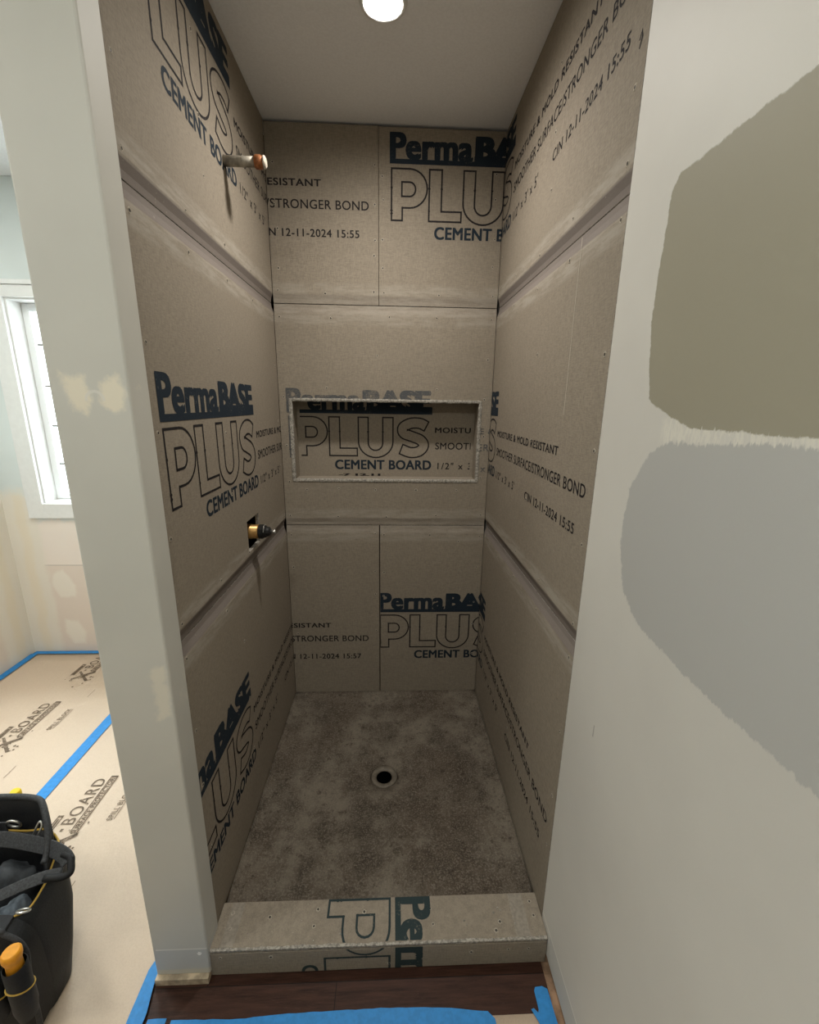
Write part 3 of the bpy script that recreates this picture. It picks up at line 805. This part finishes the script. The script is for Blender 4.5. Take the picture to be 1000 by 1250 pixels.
child(lathe('flange', [(DR - 0.004, 0.005), (DR - 0.003, 0.044), (DR - 0.006, 0.0478), (0.040, 0.0472), (0.0315, 0.0445), (0.030, 0.041), (0.030, 0.005)], M['drain_flange'], None, 48, 'Z', (DX, DY, 0), cap=False), dr)
child(lathe('throat', [(0.0298, 0.041), (0.0296, 0.004), (0.001, 0.004)], M['drain_dark'], None, 32, 'Z', (DX, DY, 0), cap=False), dr)

# ------------------------------------------------------------------ capped pipe on the left wall
M['pipe'] = simple('dusty_galvanized_pipe', (0.42, 0.38, 0.31), 0.5, 0.35, 45, 0.28, 0.2)
M['rust'] = simple('rusty_orange_cap', (0.36, 0.13, 0.045), 0.5, 0.3, 70, 0.3, 0.2)
M['pale_cap'] = simple('pale_scale', (0.62, 0.54, 0.44), 0.6, 0, 80, 0.2)
PY, PZ = 0.560, 2.121
pp = empty('shower_pipe_stub', (0, PY, PZ)); tag(pp, 'dusty stub of shower pipe with a rusty orange cap, on the left wall', 'pipe')
child(lathe('pipe', [(0.0128, 0.0006), (0.0132, 0.03), (0.0129, 0.05), (0.0137, 0.052), (0.0137, 0.055), (0.0129, 0.057), (0.0129, 0.086)], M['pipe'], None, 24, 'X', (0, PY, PZ)), pp)
cap_ = child(lathe('cap', [(0.0150, 0.086), (0.0172, 0.088), (0.0172, 0.102), (0.0150, 0.104), (0.0150, 0.110)], M['rust'], None, 24, 'X', (0, PY, PZ)), pp)
cap_['label'] = 'rusty orange cap'
child(lathe('cap_tip', [(0.0162, 0.1102), (0.0158, 0.114), (0.011, 0.117)], M['pale_cap'], None, 24, 'X', (0, PY, PZ)), pp)
# ------------------------------------------------------------------ valve in its square hole
M['brass'] = simple('dull_brass', (0.56, 0.33, 0.12), 0.38, 0.7, 60, 0.2)
M['black_plastic'] = simple('black_plastic', (0.012, 0.012, 0.012), 0.4)
M['steel'] = simple('bright_steel', (0.62, 0.61, 0.58), 0.28, 0.9)
VY, VZ = 0.578, 1.037
vt = empty('shower_valve', (0, VY, VZ)); tag(vt, 'brass and black shower valve cartridge poking out of a square hole', 'valve')
child(lathe('brass_body', [(0.026, -0.075), (0.026, -0.01), (0.0245, -0.008), (0.0245, 0.014), (0.023, 0.016)], M['brass'], None, 28, 'X', (0, VY, VZ)), vt)
child(lathe('retaining_nut', [(0.0235, 0.0165), (0.0255, 0.018), (0.0255, 0.030), (0.0225, 0.032), (0.0215, 0.040), (0.0175, 0.043), (0.0160, 0.052), (0.0115, 0.055)], M['black_plastic'], None, 12, 'X', (0, VY, VZ), False), vt)
child(lathe('stem', [(0.0060, 0.0552), (0.0060, 0.070), (0.0045, 0.072)], M['steel'], None, 14, 'X', (0, VY, VZ)), vt)
child(tube('clip', [(0.036, VY - 0.0235, VZ + 0.004), (0.036, VY - 0.012, VZ + 0.0215), (0.036, VY + 0.004, VZ + 0.0245), (0.036, VY + 0.018, VZ + 0.017)], 0.0014, M['steel'], None, 6), vt)
child(box('support_block', -0.120, -0.080, VY - 0.045, VY + 0.045, VZ - 0.04, VZ + 0.04, M['stud'], None, 0.002), vt)

# ------------------------------------------------------------------ setting
def prism(name, prof, z0, z1, mat):
    bm = bmesh.new(); lo = [bm.verts.new((x, y, z0)) for x, y in prof]; hi = [bm.verts.new((x, y, z1)) for x, y in prof]
    n = len(prof)
    bm.faces.new(lo[::-1]); bm.faces.new(hi)
    for i in range(n): bm.faces.new((lo[i], lo[(i + 1) % n], hi[(i + 1) % n], hi[i]))
    return struct(bm_obj(name, bm, mat))
# partition with its rounded end; the shower side is open to the stud cavity behind the boards
r0 = 0.004
prof = [(XPL, YB2)] + [(XPL, YE + r0), (XPL + r0 * .3, YE + r0 * .3), (XPL + r0, YE), (XE - r0, YE), (XE - r0 * .3, YE + r0 * .3), (XE, YE + r0), (XE, YL - 0.0012), (-0.0145, YL - 0.0012), (-0.0145, YL + 0.022), (-0.05, YL + 0.022), (-0.05, YE + 0.016), (XPL + 0.013, YE + 0.016), (XPL + 0.013, YB2)]
prism('wall_partition', prof, 0.022, H - 0.0005, M['partition'])
# studs seen through the valve hole
struct(box('wall_stud', XPL + 0.014, -0.05, 0.66, 0.70, 0.02, H - 0.01, M['stud']))
struct(box('wall_stud', XPL + 0.014, -0.0145, 0.30, 0.34, 0.02, H - 0.01, M['stud']))
struct(box('wall_cavity', XPL + 0.0132, XPL + 0.0142, YE + 0.02, D + 0.4, 0.02, H - 0.01, M['stud']))
prism('wall_right', [(W, YR - 0.002), (W, YBACK), (W + 0.12, YBACK), (W + 0.12, YB2), (W + 0.0145, YB2), (W + 0.0145, YR - 0.002)], 0.026, H - 0.0005, M['wall_right'])
struct(box('wall_back', XPL + 0.02, W + 0.014, D + ND + 0.0135 + 0.003, D + ND + 0.06, -0.004, H - 0.0005, M['stud']))
struct(box('wall_plate', W + 0.0135, W + 0.118, YBACK + 0.001, YB2 - 0.001, -0.0051, 0.0255, M['shim']))
# next room: far wall with the window opening
WX0, WX1, WZ0, WZ1 = -1.435, -0.665, 0.906, 1.953
bm = bmesh.new()
for (a, b, c, d) in ((XL2, WX0, 0, H), (WX1, W + 0.12, 0, H), (WX0, WX1, 0, WZ0), (WX0, WX1, WZ1, H)):
    box_bm(bm, a, b, YB2, YB2 + 0.14, c, d - 0.0004 if d == H else d)
bmesh.ops.remove_doubles(bm, verts=bm.verts[:], dist=1e-5)
struct(bm_obj('wall_far', bm, M['wall_far']))
struct(box('wall_left', XL2 - 0.1, XL2, YBACK, YB2 + 0.14, 0, H - 0.0005, M['wall_side']))
struct(box('wall_front', XL2 - 0.1, W + 0.12, YBACK - 0.1, YBACK, 0, H - 0.0005, M['wall_plain']))
struct(box('ceiling', XL2 - 0.1, W + 0.12, YBACK - 0.1, YB2 + 0.14, H, H + 0.08, M['ceiling']))
struct(box('floor_subfloor', XL2 - 0.1, W + 0.12, YBACK - 0.1, YB2 + 0.14, -0.05, -0.0052, M['subfloor']))
struct(box('floor', -0.150, 0.8835, -0.70, CF + 0.004, -0.0050, 0.0, M['planks']))
st = box('trim_1', -0.134, 0.0015, YE - 0.012, YE + 0.06, 0.0005, 0.0205, M['shim'], None, 0.0015); struct(st)
st['label'] = 'raw wood strip under the end of the partition'
# dimple screw on the partition end
s_ = bpy.data.objects.new('filled_screw', SCREW.copy()); s_.data.materials[0] = M['white_trim']; s_.data.materials[1] = M['white_trim']
C.objects.link(s_); s_.parent = bpy.data.objects['wall_partition']
s_.matrix_local = Matrix.Translation((-0.018, YE - 0.0002, 0.092)) @ Matrix.Rotation(PI / 2, 4, 'X') @ Matrix.Diagonal((0.9, 0.9, 0.6, 1))

# window
wd = empty('window_1', (WX0, YB2, WZ0)); struct(wd); wd['label'] = 'white framed window with horizontal grille bars in the far wall'
def picture_frame(name, x0, x1, z0, z1, w, y0, y1, mat, bev=0.002, wt=None, wb=None):
    bm = bmesh.new(); wt = wt or w; wb = wb or w
    box_bm(bm, x0, x0 + w, y0, y1, z0, z1, bev); box_bm(bm, x1 - w, x1, y0, y1, z0, z1, bev)
    box_bm(bm, x0 + w, x1 - w, y0, y1, z1 - wt, z1, bev); box_bm(bm, x0 + w, x1 - w, y0, y1, z0, z0 + wb, bev)
    return child(bm_obj(name, bm, mat), wd)
picture_frame('window_casing', WX0 - 0.078, WX1 + 0.078, WZ0 - 0.074, WZ1 + 0.05, 0.082, YB2 - 0.018, YB2 - 0.0004, M['white_trim'], 0.002, 0.054)
cc = child(box('window_crown', WX0 - 0.085, WX1 + 0.085, YB2 - 0.030, YB2 - 0.0004, WZ1 + 0.051, WZ1 + 0.072, M['white_trim'], None, 0.004), wd)
picture_frame('window_jamb', WX0 + 0.0005, WX1 - 0.0005, WZ0 + 0.0005, WZ1 - 0.0005, 0.012, YB2 + 0.001, YB2 + 0.139, M['white_trim'], 0.001)
picture_frame('window_sash', WX0 + 0.0135, WX1 - 0.0135, WZ0 + 0.0135, WZ1 - 0.0135, 0.030, YB2 + 0.085, YB2 + 0.120, M['white_vinyl'], 0.003, 0.030, 0.020)
picture_frame('window_bead', WX0 + 0.044, WX1 - 0.044, WZ0 + 0.034, WZ1 - 0.044, 0.008, YB2 + 0.080, YB2 + 0.0845, M['white_vinyl'], 0.001)
child(box('window_pane', WX0 + 0.042, WX1 - 0.042, WZ0 and YB2 + 0.101, YB2 + 0.104, WZ0 + 0.032, WZ1 - 0.046, M['glass']), wd)
for k in range(4):
    z = 1.742 - 0.208 * k
    child(box('window_muntin', WX0 + 0.0525, WX1 - 0.0525, YB2 + 0.094, YB2 + 0.0985, z - 0.005, z + 0.005, M['muntin']), wd)

# recessed ceiling light in the shower
lt = empty('recessed_light', (0.445, 0.515, H)); tag(lt, 'lit round recessed downlight with white trim in the shower ceiling', 'ceiling light')
lx, ly = 0.445, 0.515
child(lathe('trim_ring', [(0.0485, H - 0.0005), (0.0485, H - 0.007), (0.0500, H - 0.0095), (0.0545, H - 0.0105), (0.0600, H - 0.0080), (0.0640, H - 0.0005)], M['white_trim'], None, 56, 'Z', (lx, ly, 0), cap=False), lt)
ge = G('glowing_lens'); em = ge.n('ShaderNodeEmission'); em.inputs[0].default_value = (1.0, 0.95, 0.88, 1); gm = ge.n('ShaderNodeNewGeometry'); dt = ge.n('ShaderNodeVectorMath', operation='DOT_PRODUCT')
ge.t.links.new(gm.outputs['Incoming'], dt.inputs[0]); ge.t.links.new(gm.outputs['Normal'], dt.inputs[1])
ge.t.links.new(ge.math('MULTIPLY', ge.math('POWER', ge.math('ABSOLUTE', dt.outputs['Value']), 1.3), LENS), em.inputs[1])   # the lens throws a soft downward beam
ge.t.links.new(em.outputs[0], ge.out.inputs[0])
child(lathe('lens', [(0.0480, H - 0.0030), (0.040, H - 0.0042), (0.0, H - 0.0048)], ge.m, None, 48, 'Z', (lx, ly, 0), cap=False), lt)

# ------------------------------------------------------------------ floor paper with its print
def sheet(x0, x1, y0, y1, z, label, ny=40, nx=24, amp=0.0022):
    bm = bmesh.new(); g = [[None] * (ny + 1) for _ in range(nx + 1)]
    for i in range(nx + 1):
        for j in range(ny + 1):
            x = x0 + (x1 - x0) * i / nx; y = y0 + (y1 - y0) * j / ny
            e = min(i, nx - i, j, ny - j)
            g[i][j] = bm.verts.new((x, y, z + (amp * max(0, mnoise.noise((x * 4, y * 2.2, z * 100))) if e > 0 else 0)))
    for i in range(nx):
        for j in range(ny): bm.faces.new((g[i][j], g[i + 1][j], g[i + 1][j + 1], g[i][j + 1]))
    ed = [g[i][0] for i in range(nx + 1)] + [g[nx][j] for j in range(1, ny + 1)] + [g[i][ny] for i in range(nx - 1, -1, -1)] + [g[0][j] for j in range(ny - 1, 0, -1)]
    lo = [bm.verts.new((v.co.x, v.co.y, z - 0.0008)) for v in ed]
    for k in range(len(ed)): bm.faces.new((ed[k], lo[k], lo[(k + 1) % len(ed)], ed[(k + 1) % len(ed)]))
    bm.faces.new(lo)
    return tag(bm_obj('floor_paper', bm, M['paper'], None, True), label, 'floor paper')
XS = -0.848
paperA = sheet(XL2 + 0.012, XS + 0.01, YBACK + 0.2, YB2 - 0.010, 0.0022, 'far sheet of printed brown floor paper beneath the window')
paperB = sheet(XS - 0.012, -0.142, YBACK + 0.2, YB2 - 0.012, 0.0050, 'near sheet of printed brown floor paper beside the partition')
paperC = sheet(0.40, 0.876, -0.70, -0.143, 0.0022, 'brown paper on the planks in front of the shower, edged with blue tape', 10, 10, 0.0008)

def paper_print(parent, X0, Y0, z, far=False):
    """u runs along +y, v runs along -x from the base line X0"""
    f = Flat()
    f.text('BOARD', 0.0, 0.192, 0.002, 0.046, 0.004, 1.15)
    f.rect(-0.026, -0.016, 0.020, 0.030)
    f2 = Flat(); f2.rect(-0.045, 0.206, -0.034, -0.031); f2.rect(-0.03, 0.206, -0.0095, -0.0065); f2.rect(0.198, 0.206, -0.034, -0.0065)
    f2.text('SURFACE PROTECTOR', -0.035, 0.194, -0.029, -0.012, 0.022, 1.1)
    f3 = Flat(); f3.rect(-0.066, 0.036, 0.056, 0.060); f3.rect(-0.066, 0.036, 0.072, 0.076); f3.rect(-0.060, 0.022, 0.0625, 0.0695); f3.rect(0.028, 0.036, 0.056, 0.076)
    f4 = Flat()
    f4.poly([(-0.108, 0.047), (-0.094, 0.050), (-0.060, 0.012), (-0.030, -0.040), (-0.044, -0.038), (-0.074, 0.004)])
    f4.poly([(-0.036, 0.048), (-0.030, 0.040), (-0.066, 0.002), (-0.112, -0.046), (-0.120, -0.036), (-0.078, 0.008)])
    rr = random.Random(3)
    for k in range(46):
        a = rr.uniform(0, 6.28); d = abs(rr.gauss(0.03, 0.028)); f4.blot(-0.07 + d * math.cos(a) * 1.2, -0.004 + d * math.sin(a), rr.uniform(0.0012, 0.0045))
    f5 = Flat(); f5.text('SPILL BLOCK', 0.012, 0.150, -0.124, -0.104, 0.010, 1.15); f5.rect(0.016, 0.148, -0.131, -0.129)
    f6 = Flat(); f6.rect(-0.250, -0.190, -0.139, -0.137)
    for nm, q in (('printed_word', f), ('printed_strip', f2), ('printed_bar', f3), ('printed_splatter', f4), ('printed_note', f5), ('printed_dash', f6)):
        if far and nm == 'printed_note': continue
        place_print({nm: q}, lambda u, v: (X0 - v, Y0 + u, z), [(-0.3, min(0.25, YB2 - 0.05 - Y0), -0.15, 0.1)], parent, 0, {nm: 'ink_paper'})
for k in range(-2, 3): paper_print(paperA, -1.205, 0.849 + 0.487 * (k - 1) if False else 0.849 + 0.487 * k, 0.0048) if k < 2 else None
for k in range(-1, 2): paper_print(paperB, -0.652, 0.391 + 0.487 * k, 0.0076)

# ------------------------------------------------------------------ blue tape
def tape(pts, z, label, jag=0.0):
    """one strip: polygon outline on the floor, given thickness"""
    bm = bmesh.new(); P = []
    n = len(pts)
    for i in range(n):
        a, b = pts[i], pts[(i + 1) % n]; L = math.hypot(b[0] - a[0], b[1] - a[1]); k = max(1, int(L / 0.02))
        for q in range(k):
            t = q / k; P.append((a[0] + (b[0] - a[0]) * t + R.uniform(-jag, jag), a[1] + (b[1] - a[1]) * t + R.uniform(-jag, jag)))
    lo = [bm.verts.new((x, y, z)) for x, y in P]; hi = [bm.verts.new((x, y, z + 0.0006)) for x, y in P]
    bm.faces.new(lo[::-1]); bm.faces.new(hi)
    for i in range(len(P)): bm.faces.new((lo[i], lo[(i + 1) % len(P)], hi[(i + 1) % len(P)], hi[i]))
    return tag(bm_obj('painters_tape', bm, M['tape']), label, 'tape')
tape([(-1.64, 1.478), (-0.14, 1.478), (-0.14, 1.506), (-1.64, 1.506)], 0.0080, 'blue tape strip along the foot of the far wall', 0.0004)
tape([(-1.650, YBACK + .2), (-1.612, YBACK + .2), (-1.612, 1.477), (-1.650, 1.477)], 0.0082, 'blue tape strip along the foot of the left side wall', 0.0004)
tape([(-0.876, YBACK + .2), (-0.828, YBACK + .2), (-0.828, 1.474), (-0.876, 1.474)], 0.0086, 'long blue tape strip over the seam between the paper sheets', 0.0004)
tape([(-0.166, -0.62), (-0.126, -0.62), (-0.126, -0.113), (-0.136, -0.062), (-0.141, -0.01), (-0.158, -0.006), (-0.166, -0.03)], 0.0082, 'blue tape strip along the paper edge beside the partition foot', 0.0004)
tape([(-0.119, -0.122), (-0.075, -0.121), (-0.072, -0.165), (-0.121, -0.165)], 0.0008, 'short blue tape scrap on the planks at lower left', 0.0008)
tape([(-0.06, -0.127), (0.10, -0.1305), (0.20, -0.125), (0.45, -0.122), (0.60, -0.126), (0.716, -0.137), (0.732, -0.150), (0.735, -0.185), (0.1, -0.185), (-0.06, -0.182)], 0.0052, 'wide blue tape band across the planks facing the curb', 0.0008)
tape([(0.826, -0.137), (0.833, -0.135), (0.842, -0.143), (0.8455, -0.138), (0.845, -0.102), (0.850, -0.095), (0.868, -0.0935), (0.880, -0.100), (0.884, -0.172), (0.845, -0.176)], 0.0052, 'torn blue tape piece on the floor beside the right wall', 0.0006)
# ------------------------------------------------------------------ tool bag
M['nylon'] = simple('black_nylon', (0.011, 0.012, 0.0145), 0.55, 0, 260, 0.25, 0.25, 0.4)
M['nylon_dark'] = simple('black_pocket_cloth', (0.010, 0.010, 0.011), 0.65, 0, 260, 0.25, 0.2)
M['web'] = simple('grey_black_webbing', (0.050, 0.052, 0.056), 0.6, 0, 240, 0.25, 0.3)
M['lining'] = simple('dark_grey_lining', (0.060, 0.066, 0.074), 0.7, 0, 40, 0.3, 0.4)
M['yellow'] = simple('yellow_piping', (0.52, 0.33, 0.06), 0.5)
M['orange'] = simple('orange_plastic', (0.80, 0.33, 0.02), 0.4, 0, 60, 0.1)
M['lemon'] = simple('yellow_plastic', (0.85, 0.58, 0.03), 0.35)
M['rag'] = simple('grey_blue_cloth', (0.17, 0.20, 0.235), 0.85, 0, 60, 0.3, 0.4)
bag = empty('tool_bag', (-0.60, 0.0, 0.0065)); tag(bag, 'open black tool bag with yellow piping on brown floor paper', 'tool bag')
BZ = 0.0065
def smooth01(t): t = max(0, min(1, t)); return t * t * (3 - 2 * t)
NB = 72
CXB, CYB, HX, HY = -0.640, -0.004, 0.268, 0.108
def outline(k, inset=0.0, sx=1.0, sy=1.0):
    a = 2 * PI * k / NB; e = 2 / 4.2
    c, s = math.cos(a), math.sin(a)
    return (CXB + math.copysign(abs(c) ** e, c) * (HX * sx - inset), CYB + math.copysign(abs(s) ** e, s) * (HY * sy - inset))
def rim(k):
    x, y = outline(k)
    return 0.275 + 0.055 * smooth01((y - CYB + 0.02) / 0.11) + 0.006 * math.sin(k * 0.7)
bm = bmesh.new(); rings = []
for (t, sx, sy, ins) in ((0.0, 1.03, 0.94, 0.012), (0.02, 1.05, 0.98, 0), (0.25, 1.045, 1.02, 0), (0.55, 1.01, 1.03, 0), (0.85, 0.95, 1.0, 0), (1.0, 0.925, 0.99, 0), (1.0, 0.925, 0.99, 0.008), (0.75, 0.91, 0.97, 0.014), (0.35, 0.91, 0.95, 0.018)):
    ring = []
    for k in range(NB):
        x, y = outline(k, ins, sx, sy); z = BZ + t * rim(k)
        q = min(1, t / 0.8); y = (-0.066 + 0.060 * q) + (y - CYB) * (0.66 + 0.34 * q)   # the open top leans back over a narrower foot
        d = 0.005 * mnoise.noise((x * 16, y * 16, z * 11)) * (1 if 0.1 < t < 0.95 else 0.3)
        ring.append(bm.verts.new((x + d, y + d, z)))
    rings.append(ring)
for A, B in zip(rings, rings[1:]):
    for k in range(NB): bm.faces.new((A[k], A[(k + 1) % NB], B[(k + 1) % NB], B[k]))
bm.faces.new(rings[0][::-1]); bm.faces.new(rings[-1])
child(bm_obj('body', bm, M['nylon'], None, True), bag)
child(tube('piping', [(outline(k, 0.004, 0.925, 0.99)[0], outline(k, 0.004, 0.925, 0.99)[1], BZ + rim(k) + 0.002) for k in range(NB)], 0.0026, M['yellow'], None, 8, True), bag)['label'] = 'yellow piping'
# stiff back flap standing above the rim, curling round the right corner
fl = [(-0.86, 0.098), (-0.76, 0.112), (-0.66, 0.120), (-0.58, 0.124), (-0.52, 0.122), (-0.475, 0.112), (-0.447, 0.088), (-0.424, 0.060), (-0.412, 0.034), (-0.406, 0.012)]
P = catmull([(x, y, 0) for x, y in fl], 5)
bm = bmesh.new(); rows = []
for i, p in enumerate(P):
    t = i / (len(P) - 1); a = P[max(0, i - 1)]; b = P[min(len(P) - 1, i + 1)]; tt_ = (b - a).normalized(); nn = Vector((tt_.y, -tt_.x, 0))
    hi = 0.418 - 0.09 * smooth01((t - 0.55) / 0.45) - 0.02 * smooth01((0.3 - t) / 0.3)
    rows.append([bm.verts.new(p + nn * o_ + Vector((0, 0, z))) for o_, z in ((0.006, 0.20), (0.006, 0.28), (0.002, hi - 0.006), (-0.003, hi), (-0.008, hi - 0.006), (-0.006, 0.28), (-0.006, 0.20))])
for A, B in zip(rows, rows[1:]):
    for k in range(7): bm.faces.new((A[k], A[(k + 1) % 7], B[(k + 1) % 7], B[k]))
bm.faces.new(rows[0]); bm.faces.new(rows[-1][::-1])
flap = child(bm_obj('back_flap', bm, M['nylon'], None, True), bag)
edge_ = []
for i, p in enumerate(P):
    t = i / (len(P) - 1); edge_.append((p.x, p.y, 0.420 - 0.09 * smooth01((t - 0.55) / 0.45) - 0.02 * smooth01((0.3 - t) / 0.3)))
child(tube('flap_binding', edge_, 0.0075, M['web'], None, 8), bag)
# inner divider pouch, folded cloth
def lump(name, c, s, mat, parent, seed=0, sub=3, amp=0.25, pinch=1.0):
    bm = bmesh.new(); bmesh.ops.create_icosphere(bm, subdivisions=sub, radius=1)
    for v in bm.verts:
        d = 1 + amp * mnoise.noise(v.co * 1.7 + Vector((seed, seed * 2, 0))) + amp * 0.5 * mnoise.noise(v.co * 4 + Vector((seed, 0, 0)))
        v.co = Vector((c[0] + v.co.x * s[0] * d, c[1] + v.co.y * s[1] * d, c[2] + v.co.z * s[2] * d))
    o = bm_obj(name, bm, mat, None, True)
    return child(o, parent) if parent else o
lump('inner_pouch', (-0.49, 0.010, 0.235), (0.060, 0.046, 0.085), M['lining'], bag, 2)
lump('inner_pouch', (-0.640, -0.005, 0.245), (0.085, 0.050, 0.085), M['lining'], bag, 5)
# webbing handle: two straps that meet in a padded grip at the right end
hp = catmull([(-0.72, 0.02, 0.330), (-0.62, 0.045, 0.360), (-0.545, 0.050, 0.365), (-0.47, 0.045, 0.358), (-0.405, 0.038, 0.345), (-0.360, 0.022, 0.338), (-0.345, 0.010, 0.332)], 6)
child(tube('handle_strap', hp, 0, M['web'], None, 12, False, (0.034, 0.004), (0, -0.75, 0.66)), bag)
hp2 = catmull([(-0.56, -0.100, 0.285), (-0.50, -0.075, 0.312), (-0.44, -0.045, 0.322), (-0.39, -0.018, 0.322), (-0.350, -0.006, 0.318)], 6)
child(tube('handle_strap', hp2, 0, M['web'], None, 12, False, (0.026, 0.005), (0, -0.6, 0.8)), bag)
child(tube('grip', catmull([(-0.368, 0.028, 0.338), (-0.345, 0.020, 0.336), (-0.336, 0.008, 0.330), (-0.330, -0.006, 0.321), (-0.345, -0.014, 0.317), (-0.385, -0.017, 0.319)], 5), 0.0085, M['nylon_dark'], None, 12), bag)
# metal ring, hook and snap behind the handle
def ring(name, c, r, w, mat, parent, tilt=(0.3, 0.0, 0.0), n=28):
    pts = []
    rm = Matrix.Rotation(tilt[0], 3, 'X') @ Matrix.Rotation(tilt[1], 3, 'Y') @ Matrix.Rotation(tilt[2], 3, 'Z')
    for k in range(n): pts.append(Vector(c) + rm @ Vector((r * math.cos(2 * PI * k / n), 0, r * math.sin(2 * PI * k / n))))
    return child(tube(name, pts, w, mat, None, 8, True), parent)
rg = ring('metal_ring', (-0.530, 0.085, 0.372), 0.0165, 0.0032, M['steel'], bag); rg['label'] = 'steel ring'
child(tube('snap_hook', catmull([(-0.640, 0.060, 0.350), (-0.622, 0.074, 0.372), (-0.605, 0.086, 0.392), (-0.590, 0.086, 0.398), (-0.578, 0.084, 0.388), (-0.590, 0.082, 0.378)], 5), 0.0034, M['steel'], None, 8), bag)
child(box('hook_webbing', -0.590, -0.545, 0.078, 0.082, 0.352, 0.384, M['web'], None, 0.001), bag)
child(tube('metal_loop', catmull([(-0.470, 0.060, 0.345), (-0.463, 0.072, 0.372), (-0.455, 0.078, 0.386), (-0.448, 0.072, 0.375), (-0.462, 0.055, 0.340)], 5), 0.0028, M['steel'], None, 8), bag)
ring('metal_ring', (-0.392, -0.075, 0.300), 0.0125, 0.0026, M['steel'], bag, (0.9, 0.3, 0))
child(box('yellow_tab', -0.4075, -0.4035, 0.052, 0.0555, 0.318, 0.345, M['yellow'], None, 0.0008), bag)
# front pocket panel with its arched edge
bm = bmesh.new(); fr_, bk_ = [], []
arch = [(-0.870, 0.02), (-0.870, 0.23), (-0.845, 0.285), (-0.80, 0.308), (-0.440, 0.306), (-0.396, 0.294), (-0.364, 0.264), (-0.352, 0.212), (-0.350, 0.10), (-0.354, 0.02)]
AP = catmull([(x, 0, z) for x, z in arch], 4)
for p in AP:
    fr_.append(bm.verts.new((p.x, -0.142 + 0.018 * smooth01((p.z - 0.15) / 0.12), p.z + BZ - 0.002))); bk_.append(bm.verts.new((p.x - 0.004, -0.088, p.z + BZ - 0.002)))
bm.faces.new(fr_); bm.faces.new(bk_[::-1])
for i in range(len(AP)): j = (i + 1) % len(AP); bm.faces.new((fr_[i], bk_[i], bk_[j], fr_[j]))
child(bm_obj('front_pocket', bm, M['nylon_dark']), bag)
child(tube('pocket_binding', [(p.x, -0.140 + 0.018 * smooth01((p.z - 0.15) / 0.12), p.z + BZ) for p in AP], 0.0055, M['web'], None, 8), bag)
for (tx, tz) in ((-0.346, 0.272), (-0.406, 0.248)):
    sl = child(lathe('tool_loop', [(0.018, 0.12), (0.0225, 0.15), (0.0225, tz), (0.0205, tz + 0.002)], M['nylon'], None, 24, 'Z', (tx, -0.162, 0), cap=False), bag)
    child(tube('loop_piping', [(tx + 0.0232 * math.cos(2 * PI * k / 24), -0.162 + 0.0232 * math.sin(2 * PI * k / 24), tz - 0.062 + 0.012 * math.cos(2 * PI * k / 24 + 2.0)) for k in range(24)], 0.0018, M['yellow'], None, 6, True), bag)
# tools in the bag
def tool(name, x, y, z0, z1, r, mat, label, tilt=0.0):
    t = empty(name, (x, y, z0)); tag(t, label, 'tool')
    child(lathe('handle', [(r * 0.72, z1 - 0.085), (r * 0.86, z1 - 0.06), (r * 0.80, z1 - 0.03), (r, z1 - 0.016), (r, z1 - 0.005), (r * 0.8, z1)], mat, None, 20, 'Z', (x, y, 0)), t)
    child(lathe('shaft', [(0.004, z0), (0.004, z1 - 0.0855)], M['steel'], None, 10, 'Z', (x, y, 0)), t)
    t.rotation_euler = (tilt, 0, 0)
    return t
tool('screwdriver', -0.346, -0.162, 0.160, 0.315, 0.0185, M['orange'], 'screwdriver with an orange handle end in the front loop of the bag')
tool('screwdriver', -0.565, 0.142, 0.22, 0.420, 0.0135, M['lemon'], 'screwdriver with a yellow handle behind the back flap of the bag')
lump('folded_cloth', (-0.440, -0.050, 0.262), (0.030, 0.030, 0.026), M['rag'], bag, 9, 3, 0.3)['label'] = 'grey blue folded cloth'  # loose cloth lying in the bag, only parented as a bag part
